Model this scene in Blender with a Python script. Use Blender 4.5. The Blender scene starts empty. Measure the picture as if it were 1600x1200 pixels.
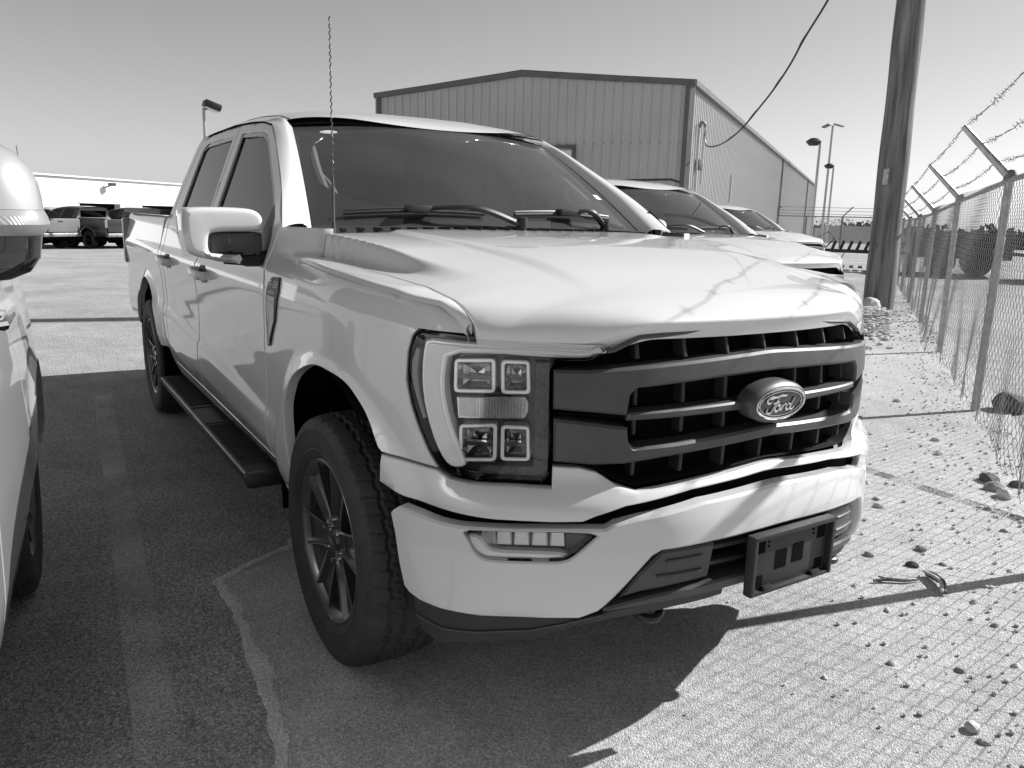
import bpy, bmesh, math, random
import numpy as np
from mathutils import Vector, Matrix
from mathutils.geometry import delaunay_2d_cdt
R=math.radians
random.seed(7); rng=np.random.default_rng(7)
SC=bpy.context.scene; COL=SC.collection
# ---------------------------------------------------------------- camera
CAM_POS=(2.31319,-1.75521,1.44351); CAM_YAW=R(147.7703); CAM_PIT=R(-12.0631); CAM_ROLL=R(1.4667); CAM_F=1230.21
cd=bpy.data.cameras.new('camera'); cam=bpy.data.objects.new('camera',cd); COL.objects.link(cam)
_f=Vector((math.cos(CAM_PIT)*math.cos(CAM_YAW),math.cos(CAM_PIT)*math.sin(CAM_YAW),math.sin(CAM_PIT)))
_r=Vector((math.sin(CAM_YAW),-math.cos(CAM_YAW),0)); _u=_r.cross(_f)
_r2=math.cos(CAM_ROLL)*_r+math.sin(CAM_ROLL)*_u; _u2=-math.sin(CAM_ROLL)*_r+math.cos(CAM_ROLL)*_u
cam.matrix_world=Matrix(((_r2.x,_u2.x,-_f.x,CAM_POS[0]),(_r2.y,_u2.y,-_f.y,CAM_POS[1]),(_r2.z,_u2.z,-_f.z,CAM_POS[2]),(0,0,0,1)))
cd.sensor_fit='HORIZONTAL'; cd.sensor_width=36; cd.lens=36*CAM_F/1600; cd.clip_start=.02; cd.clip_end=2000
SC.camera=cam
# ---------------------------------------------------------------- sky and sun
SUN=Vector((.33,1.40,1.0)).normalized()
sun_el=math.asin(SUN.z)
W=bpy.data.worlds.new('World'); SC.world=W; W.use_nodes=True
nt=W.node_tree; nt.nodes.clear()
sky=nt.nodes.new('ShaderNodeTexSky'); sky.sky_type='NISHITA'; sky.sun_disc=False
sky.sun_elevation=sun_el; sky.sun_rotation=math.pi/2-math.atan2(SUN.y,SUN.x)
sky.air_density=1.0; sky.dust_density=.5; sky.ozone_density=1.0
bw=nt.nodes.new('ShaderNodeRGBToBW'); bg=nt.nodes.new('ShaderNodeBackground'); bg.inputs['Strength'].default_value=.086
wo=nt.nodes.new('ShaderNodeOutputWorld')
nt.links.new(sky.outputs[0],bw.inputs[0]); nt.links.new(bw.outputs[0],bg.inputs['Color']); nt.links.new(bg.outputs[0],wo.inputs['Surface'])
sl=bpy.data.lights.new('sun','SUN'); sl.energy=5.0; sl.angle=R(.53); sl.color=(1,1,1)
so=bpy.data.objects.new('sun',sl); COL.objects.link(so); so.location=(10,40,30)
so.rotation_euler=(-SUN).to_track_quat('-Z','Y').to_euler()
# ---------------------------------------------------------------- exposure and render settings
SC.view_settings.view_transform='Standard'; SC.view_settings.look='None'; SC.view_settings.gamma=1
SC.view_settings.exposure=0.45; SC.view_settings.use_curve_mapping=False
SC.render.engine='CYCLES'
SC.cycles.use_denoising=True
SC.cycles.max_bounces=8; SC.cycles.transparent_max_bounces=24; SC.cycles.glossy_bounces=4; SC.cycles.diffuse_bounces=3; SC.cycles.transmission_bounces=6
SC.cycles.caustics_reflective=False; SC.cycles.caustics_refractive=False; SC.cycles.sample_clamp_indirect=6
# ---------------------------------------------------------------- materials (a grey world: the photograph is black and white)
def g3(v): return (v,v,v,1)
M={}
def pmat(name,base,rough=.5,metal=0,coat=0,coat_r=.03,spec=.5,noise=None,bump=None,ior=None):
    """noise=(scale,amount[,detail]) varies the base colour; bump=(scale,strength,distance)"""
    m=bpy.data.materials.new(name); m.use_nodes=True; n=m.node_tree.nodes; l=m.node_tree.links
    p=n['Principled BSDF']; p.inputs['Base Color'].default_value=g3(base); p.inputs['Roughness'].default_value=rough
    p.inputs['Metallic'].default_value=metal; p.inputs['Coat Weight'].default_value=coat; p.inputs['Coat Roughness'].default_value=coat_r
    p.inputs['Specular IOR Level'].default_value=spec
    tc=n.new('ShaderNodeTexCoord')
    if noise:
        t=n.new('ShaderNodeTexNoise'); t.inputs['Scale'].default_value=noise[0]; t.inputs['Detail'].default_value=noise[2] if len(noise)>2 else 6
        l.new(tc.outputs['Object'],t.inputs['Vector'])
        r=n.new('ShaderNodeMapRange'); r.inputs['From Min'].default_value=.3; r.inputs['From Max'].default_value=.7
        r.inputs['To Min'].default_value=base*(1-noise[1]); r.inputs['To Max'].default_value=base*(1+noise[1])
        l.new(t.outputs[0],r.inputs['Value']); l.new(r.outputs[0],p.inputs['Base Color'])
    if bump:
        t=n.new('ShaderNodeTexNoise'); t.inputs['Scale'].default_value=bump[0]; t.inputs['Detail'].default_value=4
        l.new(tc.outputs['Object'],t.inputs['Vector'])
        b=n.new('ShaderNodeBump'); b.inputs['Strength'].default_value=bump[1]; b.inputs['Distance'].default_value=bump[2]
        l.new(t.outputs[0],b.inputs['Height']); l.new(b.outputs[0],p.inputs['Normal'])
    M[name]=m; return m
def glassmat(name,tint,refl_min=.04,rough=.02,ior=1.5,dirt=0.0):
    """thin glazing: a tinted see-through sheet with a Fresnel reflection"""
    m=bpy.data.materials.new(name); m.use_nodes=True; n=m.node_tree.nodes; l=m.node_tree.links
    n.clear(); o=n.new('ShaderNodeOutputMaterial'); t=n.new('ShaderNodeBsdfTransparent'); t.inputs[0].default_value=g3(tint)
    gl=n.new('ShaderNodeBsdfGlossy'); gl.inputs['Roughness'].default_value=rough; gl.inputs['Color'].default_value=g3(1)
    fr=n.new('ShaderNodeFresnel'); ge=n.new('ShaderNodeNewGeometry'); im=n.new('ShaderNodeMix'); im.inputs[2].default_value=ior; im.inputs[3].default_value=1/ior   # the same reflection from either face of the pane
    l.new(ge.outputs['Backfacing'],im.inputs[0]); l.new(im.outputs[0],fr.inputs['IOR'])
    mx=n.new('ShaderNodeMixShader'); l.new(fr.outputs[0],mx.inputs[0]); l.new(t.outputs[0],mx.inputs[1]); l.new(gl.outputs[0],mx.inputs[2])
    last=mx
    if dirt:
        df=n.new('ShaderNodeBsdfDiffuse'); df.inputs[0].default_value=g3(.5)
        tc=n.new('ShaderNodeTexCoord'); tx=n.new('ShaderNodeTexNoise'); tx.inputs['Scale'].default_value=3; tx.inputs['Detail'].default_value=6
        l.new(tc.outputs['Object'],tx.inputs['Vector'])
        mr=n.new('ShaderNodeMapRange'); mr.inputs['From Min'].default_value=.3; mr.inputs['From Max'].default_value=.75; mr.inputs['To Min'].default_value=dirt*.85; mr.inputs['To Max'].default_value=dirt*1.2
        l.new(tx.outputs[0],mr.inputs['Value'])
        m2=n.new('ShaderNodeMixShader'); l.new(mr.outputs[0],m2.inputs[0]); l.new(mx.outputs[0],m2.inputs[1]); l.new(df.outputs[0],m2.inputs[2]); last=m2
    l.new(last.outputs[0],o.inputs['Surface']); M[name]=m; return m
pmat('paint_white',.72,.38,coat=1,coat_r=.035,noise=(1.7,.035,9))
pmat('paint_silver',.50,.35,metal=.35,coat=1,coat_r=.03)
pmat('paint_dark',.03,.35,coat=1,coat_r=.03)
pmat('paint_mid',.18,.35,coat=1,coat_r=.03)
pmat('plastic_black',.018,.45,noise=(9,.25))
pmat('plastic_grey',.075,.42,noise=(14,.15),bump=(900,.15,.001))
pmat('plastic_trim',.034,.55,noise=(7,.35),bump=(700,.2,.001))
pmat('gloss_black',.012,.08,coat=1)
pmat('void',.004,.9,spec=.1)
pmat('rubber',.036,.72,noise=(11,.4),bump=(300,.2,.001))
pmat('wheel_dark',.034,.30,coat=.6,coat_r=.1)
pmat('machined',.45,.35,metal=.6)
pmat('wheel_barrel',.010,.6)
pmat('rim_grey',.10,.35,metal=.4,coat=.4)
pmat('chrome',.80,.06,metal=1)
pmat('lamp_frame',.92,.22,metal=.35,coat=.5)
pmat('reflector',.62,.16,metal=1)
pmat('lamp_white',.90,.35,metal=.25,coat=.6)
pmat('lamp_grey',.22,.3,coat=.6)
pmat('lamp_dark',.03,.2,coat=.8)
pmat('lamp_facet',.55,.12,metal=1)
pmat('blue_enamel',.035,.2,coat=1)
pmat('steel_dull',.30,.5,metal=.8,noise=(6,.3))
pmat('interior_dark',.02,.7)
pmat('interior_mid',.09,.8)
pmat('interior_light',.40,.7)
pmat('dash_grey',.16,.7)
glassmat('glass_screen',.60,ior=1.7,dirt=.08)
glassmat('glass_tint',.05,ior=1.46)
glassmat('glass_lamp',.93,ior=1.45)
pmat('white_print',.75,.5)
pmat('mirror_glass',.7,.02,metal=1)
# ---------------------------------------------------------------- object helpers
def tag(o,label=None,cat=None,group=None,kind=None):
    if label: o['label']=label
    if cat: o['category']=cat
    if group: o['group']=group
    if kind: o['kind']=kind
    return o
def empty(name,loc=(0,0,0),rz=0,label=None,cat=None,group=None):
    o=bpy.data.objects.new(name,None); COL.objects.link(o); o.location=loc; o.rotation_euler=(0,0,rz); o.empty_display_size=.2
    return tag(o,label,cat,group)
def mk(name,V,F,mat,parent=None,smooth=True,sharp=32,loc=None):
    me=bpy.data.meshes.new(name); me.from_pydata([tuple(map(float,v)) for v in V],[],[tuple(map(int,f)) for f in F])
    mats=mat if isinstance(mat,(list,tuple)) else [mat]
    for m in mats: me.materials.append(M[m])
    if smooth:
        me.shade_smooth(); me.set_sharp_from_angle(angle=R(sharp))
    me.update()
    o=bpy.data.objects.new(name,me); COL.objects.link(o)
    if parent is not None: o.parent=parent
    if loc is not None: o.location=loc
    return o
class G:
    """collects simple solids into one vertex and face list"""
    def __init__(s): s.V=[]; s.F=[]
    def add(s,V,F):
        k=len(s.V); s.V+= [tuple(map(float,v)) for v in V]; s.F+=[tuple(int(i)+k for i in f) for f in F]; return s
    def box(s,c,d,rot=None,bev=0.0):
        x,y,z=[v/2 for v in d]; b=min(bev,x*.9,y*.9,z*.9)
        if b<=0:
            V=[(a*x,e*y,f*z) for a in(-1,1) for e in(-1,1) for f in(-1,1)]
            F=[(0,1,3,2),(4,6,7,5),(0,4,5,1),(2,3,7,6),(0,2,6,4),(1,5,7,3)]
        else:
            V=[];F=[]
            bm=bmesh.new(); bmesh.ops.create_cube(bm,size=1)
            for v in bm.verts: v.co=Vector((v.co.x*2*x,v.co.y*2*y,v.co.z*2*z))
            bmesh.ops.bevel(bm,geom=bm.edges[:],offset=b,segments=2,profile=.6,affect='EDGES')
            bm.verts.index_update(); V=[v.co[:] for v in bm.verts]; F=[[q.index for q in f.verts] for f in bm.faces]; bm.free()
        m=(rot if rot is not None else Matrix.Identity(3)); c=Vector(c)
        return s.add([m@Vector(v)+c for v in V],F)
    def tube(s,P,r,n=8,cap=True):
        P=[Vector(p) for p in P]; rs=r if isinstance(r,(list,tuple,np.ndarray)) else [r]*len(P)
        V=[];F=[]; up=None
        for i,p in enumerate(P):
            t=(P[min(i+1,len(P)-1)]-P[max(i-1,0)]).normalized()
            if up is None: up=Vector((0,0,1)) if abs(t.z)<.9 else Vector((1,0,0))
            a=t.cross(up).normalized(); b=a.cross(t).normalized(); up=b
            for k in range(n):
                w=2*math.pi*k/n; V.append(p+(a*math.cos(w)+b*math.sin(w))*rs[i])
        for i in range(len(P)-1):
            for k in range(n):
                F.append((i*n+k,i*n+(k+1)%n,(i+1)*n+(k+1)%n,(i+1)*n+k))
        if cap: F.append(tuple(range(n))[::-1]); F.append(tuple((len(P)-1)*n+k for k in range(n)))
        return s.add(V,F)
    def lathe(s,prof,n=48,axis='y',c=(0,0,0),close=False):
        """prof: (r, h) pairs turned about the axis"""
        V=[];F=[]; m=len(prof)
        for k in range(n):
            w=2*math.pi*k/n; ca,sa=math.cos(w),math.sin(w)
            for r,h in prof:
                if axis=='y': v=(r*ca,h,r*sa)
                elif axis=='x': v=(h,r*ca,r*sa)
                else: v=(r*ca,r*sa,h)
                V.append((v[0]+c[0],v[1]+c[1],v[2]+c[2]))
        for k in range(n):
            q=(k+1)%n
            for i in range(m if close else m-1):
                j=(i+1)%m; F.append((k*m+i,k*m+j,q*m+j,q*m+i))
        return s.add(V,F)
    def grid(s,A,flip=False):
        """A: array rows x cols x 3"""
        A=np.asarray(A,float); a,b=A.shape[:2]; F=[]
        for i in range(a-1):
            for j in range(b-1):
                f=(i*b+j,i*b+j+1,(i+1)*b+j+1,(i+1)*b+j); F.append(f[::-1] if flip else f)
        return s.add(A.reshape(-1,3),F)
    def prism(s,poly,fn0,fn1):
        """poly 2D; fn maps a 2D point to 3D for the two faces"""
        n=len(poly); V=[fn0(p) for p in poly]+[fn1(p) for p in poly]
        F=[tuple(range(n)),tuple(range(n,2*n))[::-1]]+[(i,n+i,n+(i+1)%n,(i+1)%n) for i in range(n)]
        return s.add(V,F)
    def mir(s):
        q=G(); q.V=[(x,-y,z) for x,y,z in s.V]; q.F=[f[::-1] for f in s.F]; return q
    def mk(s,name,mat,parent=None,**k): return mk(name,s.V,s.F,mat,parent,**k)
def fixn(o):
    bm=bmesh.new(); bm.from_mesh(o.data); bmesh.ops.remove_doubles(bm,verts=bm.verts,dist=1e-5); bmesh.ops.recalc_face_normals(bm,faces=bm.faces); bm.to_mesh(o.data); bm.free()
    return o
# ---------------------------------------------------------------- 2D polygon helpers
def inpoly(pts,poly):
    pts=np.asarray(pts,float); P=np.asarray(poly,float); x,y=pts[:,0],pts[:,1]; c=np.zeros(len(pts),bool)
    j=len(P)-1
    for i in range(len(P)):
        xi,yi=P[i]; xj,yj=P[j]
        if yi!=yj:
            t=((yi>y)!=(yj>y))&(x<(xj-xi)*(y-yi)/(yj-yi)+xi); c^=t
        j=i
    return c
def area2(P):
    P=np.asarray(P); return .5*np.sum(P[:,0]*np.roll(P[:,1],-1)-np.roll(P[:,0],-1)*P[:,1])
def resample(P,h):
    out=[]; P=[np.array(p,float) for p in P]
    for i,p in enumerate(P):
        q=P[(i+1)%len(P)]; n=max(1,int(math.ceil(np.hypot(*(q-p))/h)))
        for k in range(n): out.append(p+(q-p)*k/n)
    return np.array(out)
def ck(P,n=2,keep=()):
    """round a closed outline by cutting corners; keep: indices of corners left sharp"""
    P=[(np.array(p,float),i in keep) for i,p in enumerate(P)]
    for _ in range(n):
        o=[]; L=len(P)
        for i,(p,k) in enumerate(P):
            if k: o.append((p,True)); continue
            a=P[i-1][0]; b=P[(i+1)%L][0]; o.append((p*.75+a*.25,False)); o.append((p*.75+b*.25,False))
        P=o
    return [tuple(p) for p,_ in P]
def inset(P,d):
    P=np.asarray(P,float); 
    if area2(P)<0: P=P[::-1]
    a=P-np.roll(P,1,0); b=np.roll(P,-1,0)-P
    na=np.c_[-a[:,1],a[:,0]]; nb=np.c_[-b[:,1],b[:,0]]
    na/=np.maximum(np.linalg.norm(na,axis=1),1e-9)[:,None]; nb/=np.maximum(np.linalg.norm(nb,axis=1),1e-9)[:,None]
    m=na+nb; l=np.linalg.norm(m,axis=1); m=m/np.maximum(l,1e-6)[:,None]; k=d/np.maximum((m*na).sum(1),.45)
    return P+m*k[:,None]
def seg_dist(pts,P):
    P=np.asarray(P); Q=np.roll(P,-1,0); D=np.full(len(pts),9.)
    for a,b in zip(P,Q):
        ab=b-a; t=np.clip(((pts-a)@ab)/max(ab@ab,1e-12),0,1); d=np.hypot(*(pts-(a+t[:,None]*ab)).T); D=np.minimum(D,d)
    return D
def panel(outline,surf,d=0.,h=.02,gap=.0022,bev=.003,thick=.012,holes=(),flip=False,back=False):
    """a sheet-metal piece: outline in surface coordinates, filled, with a rolled edge; returns G"""
    g=G(); P=resample(outline,h)
    if area2(P)<0: P=P[::-1]
    P1=inset(P,gap+bev) if gap+bev>0 else P; P0=inset(P,gap)
    loops=[P1]; rings=[(P1,P0)]
    for H in holes:
        q=resample(H,h)
        if area2(q)<0: q=q[::-1]
        loops.append(inset(q,-bev)); rings.append((loops[-1],q))
    lo=P.min(0); hi=P.max(0); xs=np.arange(lo[0]+h*.37,hi[0],h); ys=np.arange(lo[1]+h*.41,hi[1],h*.87)
    gx,gy=np.meshgrid(xs,ys); gx[1::2]+=h*.5; pts=np.c_[gx.ravel(),gy.ravel()]
    ok=inpoly(pts,P1)
    for L in loops[1:]: ok&=~inpoly(pts,L)
    pts=pts[ok]
    for L in loops:
        if len(pts): pts=pts[seg_dist(pts,L)>h*.45]
    allp=np.vstack(loops+([pts] if len(pts) else [])); E=[]; k=0; idx=[]
    for L in loops:
        n=len(L); idx.append(np.arange(k,k+n)); E+=[(k+i,k+(i+1)%n) for i in range(n)]; k+=n
    r=delaunay_2d_cdt([Vector(p) for p in allp],E,[],0,1e-7)
    vs=np.array([v[:] for v in r[0]]); fs=[f for f in r[2]]; orig=r[3]
    cen=np.array([vs[list(f)].mean(0) for f in fs]); ok=inpoly(cen,P1)
    for L in loops[1:]: ok&=~inpoly(cen,L)
    F=[tuple(f) for f,o in zip(fs,ok) if o]
    vmap={}
    for i,ol in enumerate(orig):
        for a in ol: vmap[a]=i
    def to3(q,dd): 
        x,y,z=surf(q[:,0],q[:,1],d+dd); return np.c_[np.broadcast_to(x,len(q)),np.broadcast_to(y,len(q)),np.broadcast_to(z,len(q))]
    V=to3(vs,0.0); base=len(V); Vl=[V]; Ff=list(F)
    # orient outward
    def nrm(f): a,b,c=[V[i] for i in f[:3]]; return np.cross(b-a,c-a)
    s_out=to3(vs[:1],.01)[0]-V[0]
    tot=sum((nrm(f) for f in F[:40]),np.zeros(3))
    if tot@s_out<0: Ff=[f[::-1] for f in Ff]
    cnt=base
    for (A,Bq),ids in zip(rings,idx):
        n=len(A); iv=[vmap[i] for i in ids]
        a=cnt; Vl.append(to3(Bq,-bev)); cnt+=n; b=cnt; Vl.append(to3(Bq,-thick)); cnt+=n
        for i in range(n):
            j=(i+1)%n; Ff.append((iv[i],a+i,a+j,iv[j])); Ff.append((a+i,b+i,b+j,a+j))
    V=np.vstack(Vl); g.add(V,Ff)
    bm=bmesh.new(); vv=[bm.verts.new(v) for v in g.V]
    for f in g.F:
        try: bm.faces.new([vv[i] for i in f])
        except ValueError: pass
    ref=[bm.faces.new] if False else None
    bm.faces.ensure_lookup_table(); n0=bm.faces[0].normal.copy()
    bm.normal_update(); n_before=bm.faces[0].normal.copy(); bmesh.ops.recalc_face_normals(bm,faces=bm.faces); bm.normal_update()
    if bm.faces[0].normal.dot(n_before)<0: bmesh.ops.reverse_faces(bm,faces=bm.faces)
    bm.verts.index_update(); g=G(); g.V=[v.co[:] for v in bm.verts]; g.F=[[v.index for v in f.verts] for f in bm.faces]; bm.free()
    return g
def both(name,g,mat,parent,**k):
    """the passenger-side piece and its mirrored twin"""
    return g.mk(name,mat,parent,**k), g.mir().mk(name,mat,parent,**k)
# ---------------------------------------------------------------- surfaces of the pickup
def cr(pts, n=24):
    """dense Catmull-Rom polyline through pts"""
    P=np.array(pts,float); P=np.vstack([2*P[0]-P[1],P,2*P[-1]-P[-2]]); out=[]
    for i in range(1,len(P)-2):
        p0,p1,p2,p3=P[i-1:i+3]
        for t in np.arange(n)/n:
            out.append(.5*((2*p1)+(p2-p0)*t+(2*p0-5*p1+4*p2-p3)*t*t+(3*p1-p0-3*p2+p3)*t**3))
    out.append(P[-2]); return np.array(out)
def sst(a,b,x):
    t=np.clip((np.asarray(x,float)-a)/(b-a),0,1); return t*t*(3-2*t)
def smooth_interp(zs,vs,r=.012):
    """piecewise linear table, corners rounded, as a callable"""
    g=np.arange(zs[0]-.1,zs[-1]+.1,.002); v=np.interp(g,zs,vs)
    k=np.exp(-.5*(np.arange(-40,41)*.002/r)**2); k/=k.sum()
    vv=np.convolve(np.pad(v,40,mode='edge'),k,'valid')
    return lambda z: np.interp(z,g,vv)
class Plan:
    def __init__(s,pts):
        P=cr(pts); d=np.r_[0,np.cumsum(np.hypot(*np.diff(P,axis=0).T))]
        g=np.linspace(0,d[-1],1400); s.L=d[-1]; s.g=g
        s.x=np.interp(g,d,P[:,0]); s.y=np.interp(g,d,P[:,1])
        tx=np.gradient(s.x,g); ty=np.gradient(s.y,g); l=np.hypot(tx,ty)
        k=np.ones(31)/31
        sm=lambda a:np.convolve(np.pad(a,15,mode='edge'),k,'valid')
        s.nx=sm(ty/l); s.ny=sm(-tx/l)
        s.nx[0]=1; s.ny[0]=0
    def at(s,t,off=0.0):
        """t: signed arc length, + is the passenger side (y<0)"""
        a=np.abs(t); sg=np.where(np.asarray(t)<0,1.0,-1.0)
        i=lambda v:np.interp(a,s.g,v)
        return i(s.x)+i(s.nx)*off, sg*(i(s.y)+i(s.ny)*off)
    def s_of_x(s,x): return float(np.interp(-x,-s.x,s.g))
    def s_of_y(s,y): 
        k=np.argmax(s.y); return float(np.interp(y,s.y[:k+1],s.g[:k+1]))
BODY=Plan([(.89,0),(.886,.14),(.871,.28),(.845,.41),(.805,.515),(.752,.615),(.688,.71),(.618,.80),(.535,.875),(.43,.932),(.29,.970),(.10,.990),(-.2,.995),(-.6,.995),(-2,.995),(-3.5,.995),(-4.95,.98)])
_yp=smooth_interp([.38,.44,.50,.56,.66,.70,.86,1.0,1.15,1.175,1.20,1.30,1.36,1.40,1.80,1.90],
                  [.90,.93,.962,.985,.992,.980,.978,.984,.998,.998,.982,.960,.948,.930,.750,.692],.010)
_yf=smooth_interp([.38,.50,.62,.80,1.0,1.15,1.24,1.27,1.30,1.40],[.93,.965,.98,.985,.992,.992,.972,.955,.935,.925],.014)
_ff=smooth_interp([.6,.75,.85,1.0,1.10,1.18,1.25],[-.01,-.004,0,0,-.012,-.04,-.08],.02)
ARCH_F=(0.0,.43); ARCH_R=(-3.69,.43)
def flare(x,z,c,r0=.50,r1=.60,h=.028):
    r=np.hypot(np.asarray(x)-c[0],np.asarray(z)-c[1])
    return h*(1-sst(r0+.015,r1,r))*1.0
def side_y(x,z):
    """half width of the body side"""
    x=np.asarray(x,float); z=np.asarray(z,float)
    # the lower feature line climbs to the rear
    zl=.675+(-.64-np.clip(x,-2.9,-.5))*.072
    zz=np.where(z<1.0, 1.0-(1.0-z)*np.where(z>zl,(1-.68)/(1-zl),1.0), z)
    zz=np.where((z<1.0)&(z<=zl), .44+(z-.44)*(.68-.44)/(zl-.44), zz)
    door=_yp(zz); fen=_yf(z)
    w=sst(-.75,-.40,x)
    y=door*(1-w)+fen*w
    return y
def body_off(s,z):
    a=np.abs(s); x=np.interp(a,BODY.g,BODY.x)
    w=sst(BODY.s_of_y(.60),BODY.s_of_y(.95),a)
    o=_ff(z)*(1-w)+(side_y(x,z)-.995)*w
    for c in (ARCH_F,ARCH_R): o=o+flare(x,z,c)*sst(.62,.45,x)
    return o
def body(s,z,d=0.0):
    x,y=BODY.at(s,body_off(s,z)+d); return x,y,z
BUMP=Plan([(.985,0),(.980,.14),(.966,.27),(.937,.385),(.892,.48),(.835,.575),(.770,.675),(.70,.78),(.625,.872),(.54,.938),(.43,.98),(.3,.995),(.2,.997)])
_bf=smooth_interp([.30,.36,.44,.52,.60,.68,.73,.76,.80,.86],[-.06,-.045,-.012,0,0,-.012,-.028,-.05,-.075,-.09],.012)
def bump_off(s,z):
    a=np.abs(s); w=sst(.75,1.05,a)
    return _bf(z)*(1-.55*w)
def bump(s,z,d=0.0):
    x,y=BUMP.at(s,bump_off(s,z)+d); return x,y,z
# ---------------------------------------------------------------- ribbed and textured lamp materials, tyre and wheel
def ribmat(name,base,scale,axis=2,metal=0,rough=.3,amt=.5):
    m=pmat(name,base,rough,metal,coat=.5); n=m.node_tree.nodes; l=m.node_tree.links; p=n['Principled BSDF']
    tc=n.new('ShaderNodeTexCoord'); w=n.new('ShaderNodeTexWave'); w.wave_type='BANDS'; w.bands_direction='XYZ'[axis]; w.inputs['Scale'].default_value=scale
    l.new(tc.outputs['Object'],w.inputs['Vector']); b=n.new('ShaderNodeBump'); b.inputs['Strength'].default_value=amt; b.inputs['Distance'].default_value=.002
    l.new(w.outputs['Fac'],b.inputs['Height']); l.new(b.outputs[0],p.inputs['Normal']); return m
ribmat('lamp_ribbed',.90,60,2,amt=.2)
glassmat('glass_rib',.85,ior=1.5)
pmat('lamp_texture',.05,.3,coat=.4,bump=(120,.6,.003),noise=(90,.6))
def make_wheel():
    """a 20-inch six-spoke wheel, outer face to -y, centre at the origin"""
    q=G(); q.lathe([(.256,.118),(.262,.112),(.250,.10),(.222,.05),(.215,-.02),(.226,-.075),(.244,-.100),(.250,-.108)],72); 
    lip=G(); lip.lathe([(.262,-.114),(.267,-.121),(.262,-.126),(.254,-.121),(.248,-.108),(.240,-.100)],72)
    W_=fixn(q.mk('wheel','wheel_barrel')); fixn(lip.mk('rim_lip','rim_grey',W_))
    # tyre
    N=432; prof=[(.258,-.112),(.268,-.122),(.280,-.130),(.292,-.1345),(.296,-.1365),(.300,-.1345),(.318,-.1375),(.340,-.1385),(.358,-.1378),(.362,-.1395),(.368,-.1370),(.380,-.1335),(.390,-.1285)]
    ty=np.linspace(-.122,.122,41); yw=.122
    rt=lambda y:.4085-.0085*np.clip((np.abs(y)-.06)/(yw-.06),0,1)**2.2-.004*(y/yw)**2
    P=[(r,y,0) for r,y in prof]+[(float(rt(y)),float(y),1) for y in ty]+[(r,-y,0) for r,y in prof[::-1]]
    rr=np.array([p[0] for p in P]); yy=np.array([p[1] for p in P]); fl=np.array([p[2] for p in P])
    th=np.arange(N); A=np.zeros((N,len(P),3))
    for i in th:
        r=rr.copy(); zig=.004*(1 if (i%10)<5 else -1)
        for k,yc in enumerate((-.074,-.027,.027,.074)):
            r-=.007*fl*(np.abs(yy-yc-zig*(1 if k%2 else -1))<.0055)
        ph=i+np.round(yy/.0061*.5*np.where(np.abs(yy)>.074,.3,1)).astype(int)
        lat=(ph%9)==0; lat2=((ph+5)%9==0)&(np.abs(yy)<.074)
        r-=.0038*fl*(lat|lat2)
        sh=(np.array([p[2] for p in P])==0)&(rr>.366)&(((i+3)%9)<2); r-=.0018*sh
        w=2*math.pi*i/N; A[i,:,0]=r*math.cos(w); A[i,:,1]=yy; A[i,:,2]=r*math.sin(w)
    q=G().grid(np.concatenate([A,A[:1]],0)); fixn(q.mk('tyre','rubber',W_,sharp=28))
    # six spokes, each a dark web with two machined edges and a recessed pocket
    face=lambda r:-.098-.018*((r-.05)/.2)
    for k in range(6):
        Q=Matrix.Rotation(2*math.pi*k/6+R(12),3,'Y')
        def at(r,t,y): return Q@Vector((t,y,r))
        rs=np.linspace(.045,.252,12); hw=np.interp(rs,[.045,.09,.17,.252],[.038,.040,.050,.068])
        rows=[]
        for t,dy in ((-1,.050),(-1,.002),(-.80,0),(-.62,.016),(.62,.016),(.80,0),(1,.002),(1,.050)):
            rows.append([at(r,t*h,face(r)+dy*(1 if dy>.03 else np.interp(r,[.045,.09],[.2,1]))) for r,h in zip(rs,hw)])
        q=G().grid(np.array([[v[:] for v in r] for r in rows])); sp=q.mk('spoke','wheel_dark',W_,sharp=25); fixn(sp)
        for sg in (-1,1):
            rows=[[at(r,sg*h*t,face(r)-.0012)[:] for r,h in zip(rs[2:],hw[2:])] for t in (.91,.985)]
            G().grid(np.array(rows)).mk('machined_edge','machined',sp)
        q=G(); q.lathe([(0,-.112),(.009,-.112),(.010,-.098),(.010,-.08)],10,'y',tuple(Matrix.Rotation(2*math.pi*(k+.5)/6+R(12),3,'Y')@Vector((0,0,.066)))); q.mk('lug_nut','chrome',W_)
    q=G(); q.lathe([(0,-.110),(.030,-.110),(.036,-.106),(.040,-.096),(.085,-.092),(.088,-.05)],36); q.mk('hub_cap','wheel_dark',W_)
    V=[(.026*math.cos(t),-.1118,.010*math.sin(t)) for t in np.linspace(0,2*math.pi,30,endpoint=False)]; mk('hub_emblem',V,[tuple(range(30))],'steel_dull',W_,smooth=False)
    q=G(); q.lathe([(.165,-.030),(.165,-.010),(.06,-.010),(.06,-.030),(.165,-.030)],48); q.mk('brake_disc','steel_dull',W_)
    q=G(); q.box((.13,-.012,.06),(.09,.05,.13),bev=.012); q.mk('brake_caliper','plastic_grey',W_)
    return W_
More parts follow.
